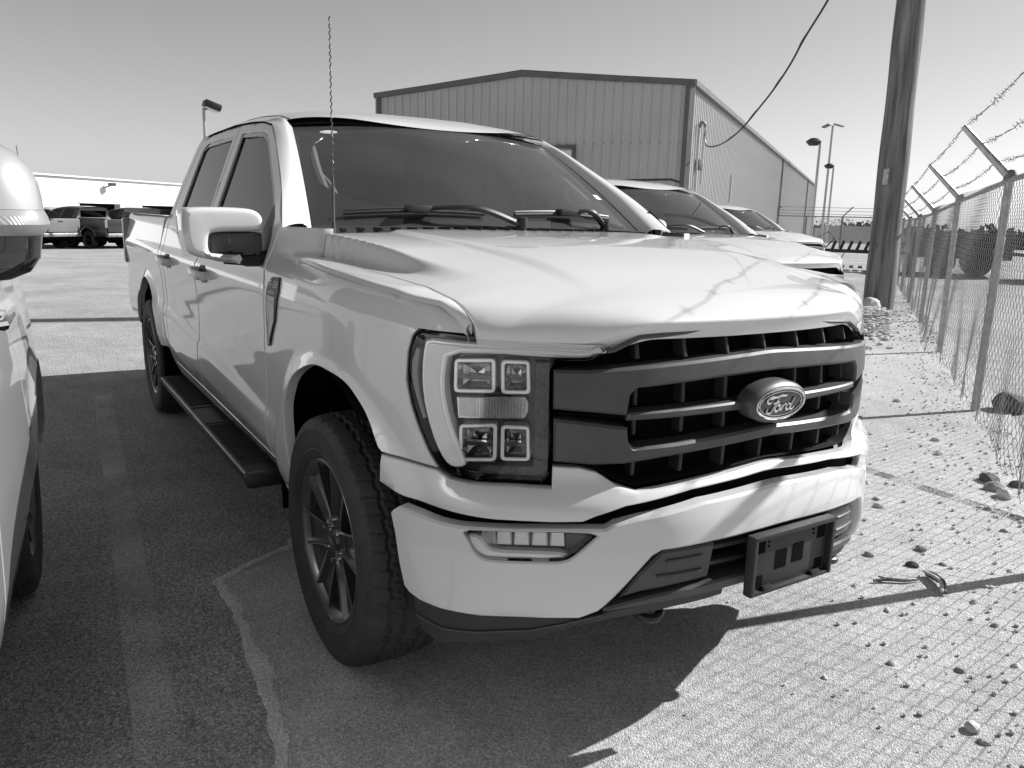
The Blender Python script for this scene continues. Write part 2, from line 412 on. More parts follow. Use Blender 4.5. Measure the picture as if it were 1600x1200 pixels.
# ================================================================ the white pickup
def SX(x): return np.interp(-np.asarray(x,float),-BODY.x,BODY.g)
def xz(L): return [(float(SX(x)),z) for x,z in L]
def rrect(q,r,n=4):
    out=[]; q=[np.array(p) for p in q]
    for i,p in enumerate(q):
        a=q[i-1]-p; b=q[(i+1)%len(q)]-p; a=p+a/np.hypot(*a)*r; b=p+b/np.hypot(*b)*r
        for t in np.linspace(0,1,n): out.append((1-t)**2*a+2*t*(1-t)*p+t*t*b)
    return np.array(out)
def build_pickup(root):
    T={}
    P='paint_white'
    # ------------------------------------------------ fender (the top turns in to a shelf beside the hood)
    wcx=[-.60,-.30,-.20,0,.20,.40,.52,.60,.65]; wcz=[1.289,1.285,1.282,1.272,1.262,1.246,1.222,1.195,1.165]
    shl=lambda x:np.where(np.asarray(x)>-.338,9.,np.interp(x,[-.60,-.338],[.0,.078]))
    wc=lambda x:np.interp(x,wcx,wcz)
    # hood shape
    sarr=np.linspace(0,1.02,200); hx,hy=BODY.at(sarr,body_off(sarr,np.full(200,1.155))); hy=-hy
    zc_=smooth_interp([-.6,-.35,0,.3,.55,.72,.82,.90],[1.382,1.376,1.364,1.342,1.305,1.262,1.226,1.195],.05)
    def hood_pt(u,v):
        a=np.abs(u); y0=.865-.075*v**3; y=u*y0; a=np.abs(y)
        xf=np.interp(a,hy,hx)+.004; xr=-.335-.10*(1-(a/.87)**2)
        x=xr+(xf-xr)*v
        tt=sst(-.33,.62,x)
        zs=np.interp(x,wcx[1:],wcz[1:])+.004+.17*np.maximum(y0-a,0)*sst(.1,.6,x)
        ye=np.interp(x,[-.33,.06,.27,.5,.75],[.862,.808,.775,.742,.71]); yu=np.interp(x,[-.33,.13,.42,.71],[.845,.755,.665,.55])
        crown=zc_(x)-(.006+.062*tt+.036*sst(.40,.66,x))*(a/.8)**2.0
        cre=.59-.12*tt
        crown=crown+.010*(1-sst(cre-.03,cre+.012,a))*(1-sst(.35,.72,x))
        S=1-(.35*np.clip((a-yu)/(ye-yu),0,1)+.65*sst(yu,ye,a))
        H=zs+(crown-zs)*S
        zg=np.interp(x,wcx[1:],wcz[1:])+.004; ce=zc_(x)-(.006+.062*tt+.036*sst(.40,.66,x))*(y0/.8)**2.0
        smo=crown-(ce-zg)*(a/y0)**3.5
        wb=sst(.05,.55,x); H=H*(1-wb)+smo*wb
        zfe=1.182-.048*sst(.38,.58,a)+.010*sst(.6,.85,a)
        r=.085+.05*(1-sst(.3,.6,a)); t=np.clip((xf-x)/r,0,1)
        H=np.maximum(H,zfe+.004)
        return x,y,zfe+(H-zfe)*np.maximum(1-(1-t)**2.7,0)**(1/2.7)
    _v=np.linspace(0,1,200); _hx,_hy,_hz=hood_pt(np.full(200,1.0),_v)
    def yb(x): return np.interp(x,_hx,_hy)
    wc=lambda x:np.where(np.asarray(x)>.38,np.minimum(np.interp(x,wcx,wcz),np.interp(x,_hx,_hz)-.003),np.interp(x,wcx,wcz))
    def fsurf(s,w,d=0.):
        s=np.asarray(s,float); w=np.asarray(w,float); x=np.interp(np.abs(s),BODY.g,BODY.x)
        t=w-wc(x); r=.007; so=np.where(t/r>30,t,r*np.log1p(np.exp(np.clip(t/r,-40,30))))
        t2=t-shl(x); so2=np.where(t2/r>30,t2,r*np.log1p(np.exp(np.clip(t2/r,-40,30))))
        z=w-.965*so+.965*so2
        on=np.where((t>0)&(t2<0),1.,0.)
        X,Y=BODY.at(s,body_off(s,z)-(so-so2)*.97+d*(1-.8*on)); return X,Y,z+d*on
    def top_w(x):
        s=SX(x); yc=-body(s,wc(x))[1]; return float(wc(x)+max(yc-yb(x),.004)/.97)
    lamp=[(1.029,1.15),(.964,1.147),(.881,1.143),(.737,1.136),(.612,1.131),(.515,1.13),(.556,1.103),(.575,1.093),(.626,1.091),(.672,1.09),(.672,.984),(.668,.88),(.668,.77),(.751,.772),(.867,.769),(.923,.774),(.96,.789),(.992,.833),(1.025,.898),(1.048,.956),(1.062,1.019),(1.057,1.092),(1.043,1.134)]
    arch=[(1.869,.56),(1.882,.651),(1.882,.767),(1.831,.845),(1.767,.902),(1.665,.95),(1.553,.98),(1.433,.979),(1.335,.962),(1.256,.921),(1.205,.877),(1.159,.816)]
    archs=[tuple(p) for p in cr(arch,4)]
    rear=xz([(-.655,.455),(-.683,.664),(-.672,.94),(-.60,1.165),(-.655,1.222),(-.595,1.354),(-.57,1.39)])
    top=[(float(SX(x)),float(wc(x)+shl(x)+.098)) for x in (-.55,-.45,-.345)]
    cs=[float(SX(x)) for x in (-.333,-.30,-.25,-.15,-.05,.05,.15,.25,.33,.40,.46)]+[.975,.949,.930,.912,.896]
    cz=[float(np.interp(x,wcx,wcz)) for x in (-.333,-.30,-.25,-.15,-.05,.05,.15,.25,.33,.40,.46)]+[1.2235,1.209,1.196,1.178,1.160]
    top+=list(zip(cs,cz))
    front=[(.886,1.149),(.964,1.151),(1.030,1.154),(1.047,1.135),(1.061,1.092),(1.066,1.019),(1.052,.955),(1.029,.896),(.996,.831),(.966,.79),(1.057,.797),(1.145,.806)]
    fo=rear+top+front+archs[::-1]+[(1.868,.455)]
    g=panel(fo,fsurf,h=.017,thick=.035,gap=.0015,bev=.0025)
    cs2=np.interp(np.linspace(0,1,60),np.linspace(0,1,len(cs)),cs); cz2=np.interp(cs2[::-1],cs[::-1],cz[::-1])[::-1]
    cx_,cy_,_=body(cs2,cz2+.001,.0004); crest=np.c_[cx_,cy_,cz2+.001]; lx_,ly_,_=body(cs2,cz2-.009,.0007); low_=np.c_[lx_,ly_,cz2-.009]
    hv=np.interp(np.linspace(0,1,60),[0,1],[.004,.985]); hx2,hy2,hz2=hood_pt(np.full(60,1.0),hv)
    xr_=np.linspace(0,1,60); hvx=np.interp(np.clip(crest[:,0]+.0*xr_,hx2[0],hx2[-1]),hx2,hv); hvx=hvx*(1-xr_**6)+.992*xr_**6
    ex_,ey_,ez_=hood_pt(np.full(60,1.0),hvx); edge_=np.c_[ex_,-(ey_+.0045),ez_+.0005]
    rows=[crest+(edge_-crest)*f+np.array([0,0,h_]) for f,h_ in ((0,.0),(.04,.002),(.15,.0035),(.45,.004),(.80,.003),(.97,.001),(1.0,-.003),(1.0,-.03))]
    g.grid(np.stack([low_]+rows,0))
    T['fender'],T['fender_l']=both('fender',g,P,root,sharp=38)
    # ------------------------------------------------ hood
    uu=np.r_[np.linspace(-1,-.6,44)[:-1],np.linspace(-.6,.6,50)[:-1],np.linspace(.6,1,44)]
    vv=np.r_[np.linspace(0,.9,60)[:-1],1-.1*(1-np.linspace(0,1,22))**1.9]
    U,V_=np.meshgrid(uu,vv,indexing='ij'); X,Y,Z=hood_pt(U,V_); A=np.stack([X,Y,Z],-1)
    g=G(); g.grid(A,flip=True)
    nu,nv=A.shape[:2]; edge=[A[i,0] for i in range(nu)]+[A[-1,j] for j in range(nv)]+[A[i,-1] for i in range(nu)][::-1]+[A[0,j] for j in range(nv)][::-1]
    E=np.array(edge); cen=np.array([.2,0,0]); 
    E2=E+ (cen-E)*np.array([.004,.004,0])+np.array([0,0,-.004]); E3=E2+np.array([0,0,-.035])+(cen-E)*np.array([.01,.01,0])
    g.grid(np.stack([E,E2,E3],1))
    T['hood']=fixn(g.mk('hood',P,root,sharp=40))
    # ------------------------------------------------ doors, cab corner, bed side, rocker
    surf=lambda s,z,d=0.: body(s,z,d)
    fd=[(-.672,.505),(-.690,.664),(-.680,.94),(-.607,1.162),(-.662,1.222),(-.602,1.354),(-.580,1.396),(-.768,1.533),(-1.093,1.707),(-1.306,1.803),(-1.506,1.834),(-1.75,1.850),(-1.965,1.859),(-1.815,1.40),(-1.86,1.20),(-1.93,1.10),(-1.955,.78),(-2.0,.66),(-2.0,.505)]
    fh=[(-.690,1.238),(-.655,1.345),(-.685,1.415),(-.866,1.529),(-1.056,1.630),(-1.255,1.738),(-1.33,1.768),(-1.41,1.784),(-1.55,1.796),(-1.845,1.807),(-1.73,1.46),(-1.715,1.352),(-1.10,1.325),(-.96,1.276),(-.83,1.242)]
    rd=[(-1.973,1.859),(-1.823,1.40),(-1.868,1.20),(-1.938,1.10),(-1.963,.78),(-2.008,.66),(-2.008,.505),(-2.90,.505),(-2.92,.60),(-2.925,.83),(-2.93,1.14),(-2.915,1.25),(-2.85,1.42),(-2.85,1.58),(-2.85,1.74),(-2.80,1.832),(-2.64,1.855),(-2.3,1.861)]
    rh=[(-2.02,1.810),(-2.335,1.811),(-2.64,1.806),(-2.715,1.776),(-2.70,1.656),(-2.635,1.425),(-2.635,1.358),(-1.84,1.352)]
    cc=[(-2.908,.47),(-3.035,.50),(-3.045,.9),(-3.045,1.20),(-3.03,1.28),(-2.935,1.42),(-2.965,1.58),(-2.945,1.74),(-2.935,1.855),(-2.80,1.864),(-2.74,1.853),(-2.808,1.836),(-2.858,1.743),(-2.858,1.582),(-2.858,1.422),(-2.923,1.252),(-2.938,1.14),(-2.933,.83),(-2.928,.60)]
    def arcp(c,r,a0,a1,n,sz=1.0): return [(c[0]+r*math.cos(R(a)),c[1]+sz*r*math.sin(R(a))) for a in np.linspace(a0,a1,n)]
    bs=[(-3.058,.56),(-3.058,1.392),(-4.905,1.392),(-4.93,1.30),(-4.93,.66),(-4.86,.60),(-4.24,.585)]+arcp((-3.69,.46),.505,166,14,18)+[(-3.188,.56)]
    for nm,out,hole,tt in (('front_door',fd,fh,'f'),('rear_door',rd,rh,'r')):
        g=panel(xz(out),surf,h=.022,holes=[xz(hole)],thick=.03)
        a,b=both(nm,g,P,root); T[nm]=a; T[nm+'_l']=b
        hp=np.array(xz(hole))
        fr=panel(inset(hp,-.008),surf,d=-.006,h=.03,gap=0,bev=.002,thick=.02,holes=[inset(hp,.022)])
        gl=panel(inset(hp,.012),surf,d=-.014,h=.04,gap=0,bev=.001,thick=.004)
        for o,k in ((a,0),(b,1)):
            (fr if k==0 else fr.mir()).mk('window_frame','gloss_black',o)
            (gl if k==0 else gl.mir()).mk('window','glass_tint',o)
    both('door_pillar',panel(xz([(-1.76,.50),(-1.76,1.36),(-1.77,1.50),(-1.88,1.86),(-2.0,1.86),(-1.88,1.50),(-1.88,1.36),(-2.1,1.2),(-2.1,.50)]),surf,d=-.035,h=.06,gap=0,bev=0,thick=.01),'interior_dark',root)
    both('cab_corner',panel(xz(cc),surf,h=.025,thick=.03),P,root)
    T['bed_side'],T['bed_side_l']=both('bed_side',panel(xz(bs),surf,h=.028,thick=.05),P,root)
    ro=[(-.47,.425),(-1.2,.42),(-2.9,.42),(-3.02,.47),(-3.02,.498),(-.66,.498),(-.47,.47)]
    both('rocker_panel',panel(xz(ro),surf,h=.03,thick=.03),P,root)
    # bed rails, tail lamps, tailgate, bed
    for s in (1,-1):
        g=G(); g.box((-3.99,s*.925,1.408),(1.86,.085,.030),bev=.008); g.mk('bed_rail',"plastic_trim",root)
        g=G(); g.box((-4.905,s*.925,1.17),(.075,.13,.36),bev=.02); g.mk('tail_lamp','lamp_grey',root)
        g=G(); g.box((-3.99,s*.84,1.12),(1.84,.03,.54)); g.mk('bed_wall','plastic_trim',root)
    g=G(); g.box((-4.915,0,1.08),(.06,1.72,.60),bev=.02); tg=g.mk('tailgate',P,root)
    g=G(); g.box((-4.95,0,1.25),(.02,.24,.05),bev=.008); g.mk('tailgate_handle','plastic_black',tg)
    g=G(); g.box((-4.98,0,.66),(.16,1.90,.17),bev=.04); g.mk('rear_bumper','steel_dull',root)
    g=G(); g.box((-3.98,0,.84),(1.86,1.7,.03)); g.mk('bed_floor','plastic_trim',root)
    # ------------------------------------------------ windscreen, roof, pillars, cab back
    def ws(u,v,d=0.):
        u=np.asarray(u,float); v=np.asarray(v,float)
        bx=-.47-.167*u*u; bz=1.400-.015*u*u; tx=-1.135-.152*u*u; tz=1.822-.019*np.abs(u)**2.6
        y=u*(.798+(.663-.798)*v)
        k=.030*4*v*(1-v)*.6
        x=bx+(tx-bx)*v+k*.45+d*.5; z=bz+(tz-bz)*v+k*.85+d*.82
        return x,-y,z
    gu,gv=np.meshgrid(np.linspace(-1,1,41),np.linspace(0,1,25),indexing='ij')
    T['windshield']=G().grid(np.stack(ws(gu,gv),-1)).mk('windshield','glass_screen',root)
    sq=[(-1,0),(1,0),(1,1),(-1,1)]
    hole=ck([(-.955,.085),(.955,.085),(.95,.93),(.25,.945),(.13,.86),(-.13,.86),(-.25,.945),(-.95,.93)],2)
    fixn(panel(sq,lambda a,b,d=0.:ws(a,b,d),d=-.004,h=.06,gap=0,bev=.0,thick=.004,holes=[hole]).mk('windshield_border','gloss_black',T['windshield']))
    # roof
    def roof(u,v):
        a=np.abs(u); xf=-1.140-.152*np.minimum(a/.90,1)**2-.05*sst(.88,1,a); xb=-2.94-.04*(1-a*a)
        x=xf+(xb-xf)*v
        zc=np.interp(x,[-2.9,-2.8,-2.3,-1.85,-1.5,-1.3,-1.2,-1.14],[1.915,1.928,1.953,1.950,1.918,1.882,1.853,1.826])
        zr=np.interp(x,[-2.95,-2.85,-2.6,-2.1,-1.75,-1.5,-1.31],[1.855,1.859,1.865,1.869,1.856,1.839,1.810])
        yr=np.interp(x,[-2.9,-1.95,-1.5,-1.31],[.718,.718,.730,.746])
        return x,-u*yr,zc-(zc-zr)*a**4.2
    gu,gv=np.meshgrid(np.r_[np.linspace(-1,-.8,14)[:-1],np.linspace(-.8,.8,34)[:-1],np.linspace(.8,1,14)],np.linspace(0,1,40)**1.2,indexing='ij')
    g=G().grid(np.stack(roof(gu,gv),-1)); T['roof']=g.mk('roof',P,root,sharp=60)
    for s in (1,-1):
        P2=[roof(s*.895,v) for v in np.linspace(.015,.97,30)]; q=G(); q.tube([(float(a),float(b),float(c)-.0005) for a,b,c in P2],.003,6); q.mk('roof_ditch_strip','plastic_black',T['roof'])
    # A pillars: from the glass edge to the door cut
    ou=[(-.553,1.380),(-.572,1.396),(-.772,1.537),(-1.098,1.711),(-1.31,1.807),(-1.49,1.836)]
    oc=cr([(*[float(v) for v in body(float(SX(x)),z)],) for x,z in ou],8)
    n=len(oc); iv=np.linspace(-.05,1.0,n); ic=np.array([[float(q) for q in ws(1.004,v)] for v in iv])
    rows=[]
    for k,t in enumerate(np.linspace(0,1,9)):
        b=.034*float(np.interp(t,[0,.125,.25,.5,.75,1],[0,.78,1.0,.80,.45,0])); rows.append(ic*(1-t)+oc*t+np.array([.25,-.35,.85])*b+np.array([0,0,.002]))
    A=np.stack(rows,0); g=G().grid(A); both('windshield_pillar',g,P,root,sharp=60)
    # cab back with rear window
    g=G(); yy=np.linspace(-1,1,21)
    A=[]
    for y in yy: A.append([(-3.03,y*.93,.55),(-3.03,y*.93,1.25),(-2.92,y*.90,1.42),(-2.945,y*.775,1.74),(-2.94,y*.715,1.858+.07*(1-abs(y)**4))])
    g.grid(np.array(A)); cb=g.mk('cab_back',P,root,sharp=60)
    g=G(); g.grid(np.array([[(-2.937,y,1.44),(-2.955,y,1.74)] for y in np.linspace(-.68,.68,5)])); g.mk('rear_window','glass_tint',cb)
    # ------------------------------------------------ cowl, wipers
    g=G(); cu=np.linspace(-1,1,31); A=[]
    for u in cu:
        a=ws(u,.02); b=hood_pt(np.float64(-u*.985),np.float64(0.03)); A.append([(a[0]+.004,a[1],a[2]-.006),(.5*(a[0]+b[0]),.5*(a[1]+b[1]),.5*(a[2]+b[2])-.02),(b[0],b[1],b[2]-.03)])
    g.grid(np.array([[tuple(map(float,p)) for p in r] for r in A])); cw=g.mk('cowl','plastic_trim',root)
    for k in range(24):
        u=-.9+1.8*k/23; a=ws(u,.0); q=G(); q.box((float(a[0])+.06,float(a[1]),float(a[2])-.010),(.10,.004,.012)); q.mk('cowl_vent_rib','plastic_black',cw)
    def wiper(u0,u1,vtip,upiv):
        base=np.array([float(q) for q in ws(upiv,-.02,.02)]); hub=np.array([float(q) for q in ws((u0+u1)/2,vtip,.035)])
        g=G(); mid=(base+hub)/2+np.array([0.03,0,.035])
        g.tube(cr([base,mid,hub],6),[.013]*7+[.009]*6,6); w=g.mk('wiper_arm','plastic_black',root)
        bl=[[float(q) for q in ws(u,vtip+.018*math.sin(math.pi*(u-u0)/(u1-u0)),.014)] for u in np.linspace(u0,u1,12)]
        g=G(); g.tube(bl,.008,6); g.mk('wiper_blade','rubber',w)
        g=G(); g.tube([(p[0],p[1],p[2]+.012) for p in bl],.004,6); g.mk('wiper_spine','plastic_grey',w)
        g=G(); g.box(hub,(.05,.11,.03),bev=.01); g.mk('wiper_clip','plastic_black',w)
        g=G(); g.lathe([(0,.035),(.02,.03),(.024,-.02)],16,'z',base); g.mk('wiper_pivot','plastic_black',w)
    wiper(.86,.16,.075,-.02); wiper(-.02,-.74,.075,-.62)
    # ------------------------------------------------ headlamps
    def lamp_side(side):
        m=(lambda q:q) if side>0 else (lambda q:q.mir())
        hb=panel(inset(np.array(lamp),.002),surf,d=-.075,h=.03,gap=0,bev=0,thick=.002)
        H=m(hb).mk('headlamp','lamp_dark',root)
        wl=np.array(resample(ck(lamp,1),.012)); V0=np.c_[surf(wl[:,0],wl[:,1],-.004)]; V1=np.c_[surf(wl[:,0],wl[:,1],-.078)]
        if V0.shape[0]==3: V0=V0.T; V1=V1.T
        g=G().grid(np.stack([np.vstack([V0,V0[:1]]),np.vstack([V1,V1[:1]])],1)); m(g).mk('lamp_housing','gloss_black',H)
        lens=panel(inset(np.array(ck(lamp,1)),.004),surf,d=-.003,h=.02,gap=0,bev=.002,thick=.003); m(lens).mk('lamp_lens','glass_lamp',H)
        drl=[(1.011,1.132),(.937,1.129),(.737,1.124),(.57,1.122),(.529,1.123),(.556,1.108),(.58,1.096),(.672,1.099),(.816,1.102),(.946,1.098),(.955,1.049),(.955,.999),(.946,.949),(.927,.891),(.895,.815),(.895,.798),(.932,.793),(.955,.808),(.983,.854),(1.006,.916),(1.02,.975),(1.025,1.043),(1.02,1.102)]
        g=panel(ck(drl,1),surf,d=-.012,h=.012,gap=0,bev=.005,thick=.04); m(g).mk('daytime_light','lamp_white',H)
        g=panel(inset(np.array(ck(drl,1)),.010),surf,d=-.009,h=.012,gap=0,bev=.003,thick=.006); m(g).mk('daytime_light_pipe','lamp_ribbed',H)
        mk_=[(1.039,1.104),(1.028,1.101),(1.036,1.042),(1.028,.983),(1.009,.921),(1.018,.915),(1.040,.973),(1.055,1.026),(1.053,1.069)]
        g=panel(mk_,surf,d=-.010,h=.012,gap=0,bev=.002,thick=.02); m(g).mk('side_marker','lamp_grey',H)
        quads=[[(.932,1.083),(.818,1.089),(.815,.999),(.932,.993)],[(.805,1.086),(.728,1.086),(.723,.999),(.802,.997)],[(.916,.911),(.809,.921),(.809,.816),(.916,.808)],[(.800,.917),(.723,.917),(.719,.821),(.800,.818)]]
        for i,q in enumerate(quads):
            o=rrect(q,.014); o=inset(o,.001)
            g=panel(o,surf,d=-.022,h=.010,gap=0,bev=.002,thick=.045,holes=[inset(o,.0095)]); pm=m(g).mk('projector_module','lamp_frame',H)
            # bowl: facets running back to a dark slot
            c=np.array(q).mean(0); n=20; rim=resample(inset(o,.009),.018); lv=[]
            for k,(f,dd) in enumerate(((1,-.026),(.80,-.046),(.45,-.060),(.05,-.064))):
                pp=c+(rim-c)*f; xx=surf(pp[:,0],pp[:,1],dd); lv.append(np.c_[xx[0],xx[1],np.broadcast_to(xx[2],len(pp))])
            A=np.stack([np.vstack([l,l[:1]]) for l in lv],1); gg=G().grid(A); m(gg).mk('reflector_bowl','lamp_facet',pm,smooth=False)
            w=abs(q[0][0]-q[1][0])*.42; zz=c[1]-.006
            bar=[(c[0]-w,zz-.006),(c[0]+w,zz-.006),(c[0]+w,zz+.006),(c[0]-w,zz+.006)]
            g=panel(bar,surf,d=-.034,h=.03,gap=0,bev=.001,thick=.02); m(g).mk('projector_shield','lamp_dark',pm)
            g=panel(inset(o,.0078),surf,d=-.026,h=.02,gap=0,bev=.001,thick=.002); m(g).mk('projector_lens','glass_lamp',pm)
        md=[(.932,.978),(.737,.988),(.728,.973),(.728,.95),(.737,.930),(.927,.920)]
        g=panel(md,surf,d=-.045,h=.02,gap=0,bev=.002,thick=.02); q=m(g).mk('turn_lamp','lamp_facet',H)
        for k in range(22):
            s0=.738+.0085*k; bar=[(s0,.928),(s0+.0035,.928),(s0+.0035,.980),(s0,.980)]
            g=panel(bar,surf,d=-.038,h=.06,gap=0,bev=.0006,thick=.008); m(g).mk('turn_lamp_rib','glass_rib',q)
        # dark textured inner trim down the grille side and the floor of the lamp
        tr=[(.715,1.082),(.676,1.082),(.672,.78),(.86,.778),(.855,.802),(.712,.806)]
        g=panel(tr,surf,d=-.030,h=.012,gap=0,bev=.002,thick=.03); m(g).mk('lamp_trim','lamp_texture',H)
        return H
    T['headlamp']=lamp_side(1); T['headlamp_l']=lamp_side(-1)
    # ------------------------------------------------ grille
    def sym(L): 
        """right half (outer to centre) plus its mirror"""
        L=[(max(s,0.0),z) for s,z in L]; return L
    def mirrored(topL,botL):
        """closed outline from a top line and a bottom line, both listed from the outer end to the centre"""
        t=[p for p in topL if p[0]>.004]; b=[p for p in botL if p[0]>.004]
        right=t; out=list(t)+[(-s,z) for s,z in t[::-1]]+[(-s,z) for s,z in b]+list(b[::-1])
        return out
    g_top=[(.519,1.128),(.487,1.142),(.44,1.161),(.236,1.175),(.02,1.178)]
    slot_bot=[(.663,.826),(.593,.822),(.552,.813),(.496,.779),(.445,.761),(.38,.765),(.116,.782),(.02,.789)]
    back=mirrored([(.66,1.088),(.575,1.088),(.55,1.102)]+g_top,slot_bot)
    GB=panel(back,surf,d=-.075,h=.04,gap=0,bev=0,thick=.002).mk('grille','void',root)
    wl=resample(np.array(back),.02); X0=surf(wl[:,0],wl[:,1],-.010); X1=surf(wl[:,0],wl[:,1],-.078)
    V0=np.c_[X0[0],X0[1],X0[2]]; V1=np.c_[X1[0],X1[1],X1[2]]
    G().grid(np.stack([np.vstack([V0,V0[:1]]),np.vstack([V1,V1[:1]])],1)).mk('grille_shroud','plastic_black',GB)
    # bright edge strip under the hood
    st=[(float(a),float(b),float(c)) for a,b,c in [surf(np.float64(s),np.float64(z-.012),-.006) for s,z in [(x,np.interp(x,[.02,.236,.44,.487,.519],[1.178,1.175,1.161,1.142,1.128])) for x in np.linspace(-.53,.53,61)] for s,z in [(s,np.interp(abs(s),[.02,.236,.44,.487,.519],[1.178,1.175,1.161,1.142,1.128]))]]]
    q=G(); q.tube(st,.007,6); q.mk('grille_edge_strip','plastic_grey',GB)
    upT=[(.668,1.067),(.58,1.067),(.51,1.073),(.338,1.083),(.144,1.093),(.02,1.098)]
    upB=[(.666,.968),(.566,.961),(.474,.952),(.468,1.004),(.450,1.023),(.334,1.030),(.213,1.037),(.02,1.043)]
    loT=[(.664,.943),(.566,.933),(.471,.920),(.466,.880),(.450,.866),(.325,.870),(.199,.877),(.02,.886)]
    loB=[(.661,.830),(.561,.822),(.478,.823),(.371,.834),(.195,.845),(.02,.853)]
    mdT=[(.470,.958),(.13,.966),(.02,.968)]; mdB=[(.474,.938),(.13,.942),(.02,.944)]
    g=panel(mirrored(upT,upB),surf,d=.0,h=.016,gap=0,bev=.007,thick=.065); g.mk('grille_upper_bar','plastic_grey',GB)
    g=panel(mirrored(loT,loB),surf,d=.0,h=.016,gap=0,bev=.007,thick=.065); g.mk('grille_lower_bar','plastic_grey',GB)
    g=panel(mirrored(mdT,mdB),surf,d=-.004,h=.016,gap=0,bev=.005,thick=.06); g.mk('grille_centre_bar','plastic_grey',GB)
    g=panel(mirrored([(.664,.957),(.60,.955),(.480,.950)],[(.664,.951),(.60,.948),(.480,.943)]),surf,d=-.02,h=.03,gap=0,bev=.002,thick=.04); g.mk('grille_split_line','void',GB)
    for k in range(-3,4):
        for (z0,z1,dd) in ((1.092,1.158,-.025),(.970,1.034,-.035),(.890,.938,-.035),(.782,.845,-.025)):
            if k==0 and .86<z0<1.0: continue
            y=k*.145; s=float(np.interp(abs(y),BODY.y[:700],BODY.g[:700]))*(-1 if k<0 else 1)
            if z0>1.05: z1=min(z1,1.172-.5*max(0,abs(s)-.40)-.02)
            bar=[(s-.006,z0),(s+.006,z0),(s+.006,z1),(s-.006,z1)]
            panel(bar,surf,d=dd,h=.08,gap=0,bev=.003,thick=.05).mk('grille_rib','plastic_trim',GB)
    T['grille']=GB
    # oval emblem
    ex=float(surf(np.float64(0),np.float64(.959),0)[0])+.004; ez=.959; tilt=Matrix.Rotation(R(4),3,'Y')
    def ell(a,b,prof,n=72):
        V=[];F=[]; m=len(prof)
        for k in range(n):
            w=2*math.pi*k/n
            for f,h in prof:
                V.append(tilt@Vector((h,-(a-f)*math.cos(w),(b-f)*math.sin(w)))+Vector((ex,0,ez)))
        for k in range(n):
            for i in range(m-1): F.append((k*m+i,k*m+i+1,((k+1)%n)*m+i+1,((k+1)%n)*m+i))
        q=G(); q.add(V,F); return q
    EM=ell(.116,.060,[(0,-.03),(0,.010),(.004,.020),(.012,.026),(.018,.026)]).mk('emblem','plastic_grey',GB)
    fixn(EM); EM.parent=GB
    fixn(ell(.101,.0475,[(0,.018),(.001,.029),(.004,.031),(.008,.029),(.009,.022)]).mk('emblem_ring','chrome',EM))
    dome=ell(.094,.0415,[(0,.024),(.03,.0262),(.0414,.0268)]); fixn(dome.mk('emblem_field','blue_enamel',EM))
    fixn(ell(.087,.0355,[(0,.0255),(.0005,.028),(.0022,.028),(.0028,.0255)]).mk('emblem_line','chrome',EM))
    # script lettering, drawn as swelling pen strokes
    strokes=[[(-.040,.017),(-.058,.019),(-.064,.012),(-.057,.004),(-.044,.006)],[(-.064,.012),(-.052,.021),(-.030,.020),(-.008,.023),(.012,.022),(.018,.026)],
             [(-.014,.020),(-.022,.010),(-.032,-.006),(-.042,-.020),(-.054,-.025),(-.062,-.019),(-.058,-.012)],[(-.038,.003),(-.026,.003),(-.012,.006)],
             [(-.012,-.005),(-.022,-.006),(-.028,-.014),(-.024,-.021),(-.014,-.019),(-.009,-.010),(-.012,-.004),(-.004,-.007)],
             [(.004,-.003),(.000,-.012),(-.004,-.021)],[(.000,-.012),(.008,-.005),(.015,-.004),(.018,-.007)],
             [(.036,-.006),(.026,-.004),(.018,-.012),(.021,-.020),(.030,-.018),(.037,-.008)],[(.050,.014),(.044,.004),(.037,-.010),(.036,-.019),(.044,-.020),(.052,-.014)]]
    q=G()
    for k in strokes:
        L=cr(k,8); w=.0020+.0016*np.sin(np.linspace(.15,1,len(L))*math.pi)
        pts=[tilt@Vector((.0285,a*.98+.003,b*.98))+Vector((ex,0,ez)) for a,b in L]   # x to the right seen from the front is +y
        q.tube(pts,list(w),6)
    q.mk('emblem_lettering','chrome',EM)
    # ------------------------------------------------ upper fascia cap and bumper
    cap_top=[(1.145,.802),(1.057,.792),(.968,.785),(.930,.767),(.867,.7625),(.751,.7645),(.663,.7625),(.663,.818),(.593,.815),(.547,.803),(.496,.770),(.44,.752),(.38,.756),(.116,.774),(.02,.781)]
    def capsurf(s,z,d=0.):
        """runs from the body face above to the bumper face below"""
        s=np.asarray(s,float); z=np.asarray(z,float); x0,y0,_=body(s,z,0.)
        a=np.abs(s); t=sst(.80,.70,z)*(1-sst(.80,1.12,a))
        X,Y=BODY.at(s,body_off(s,z)+d+.050*t); return X,Y,z
    cap_bot=[(1.150,.722),(1.06,.700),(.985,.690),(.91,.686),(.80,.682),(.66,.682),(.585,.684),(.549,.700),(.477,.722),(.285,.745),(.02,.758)]
    T['cap']=panel(mirrored(cap_top,cap_bot),capsurf,h=.016,thick=.03,gap=.001).mk('upper_fascia',P,root)
    bsurf=lambda s,z,d=0.:bump(s,z,d)
    low_top=[(1.150,.668),(1.128,.684),(1.066,.678),(.996,.665),(.94,.660),(.807,.659),(.567,.665),(.545,.678),(.478,.694),(.291,.724),(.02,.737)]
    low_bot=[(1.159,.660),(1.139,.608),(1.122,.522),(1.109,.464),(1.09,.446),(1.057,.432),(.996,.418),(.886,.404),(.716,.401),(.622,.405),(.574,.433),(.536,.477),(.49,.538),(.443,.596),(.417,.611),(.266,.621),(.02,.628)]
    fog=[(.937,.650),(.919,.624),(.904,.596),(.882,.579),(.846,.575),(.722,.575),(.668,.579),(.641,.598),(.605,.632),(.583,.652),(.683,.653),(.848,.650)]
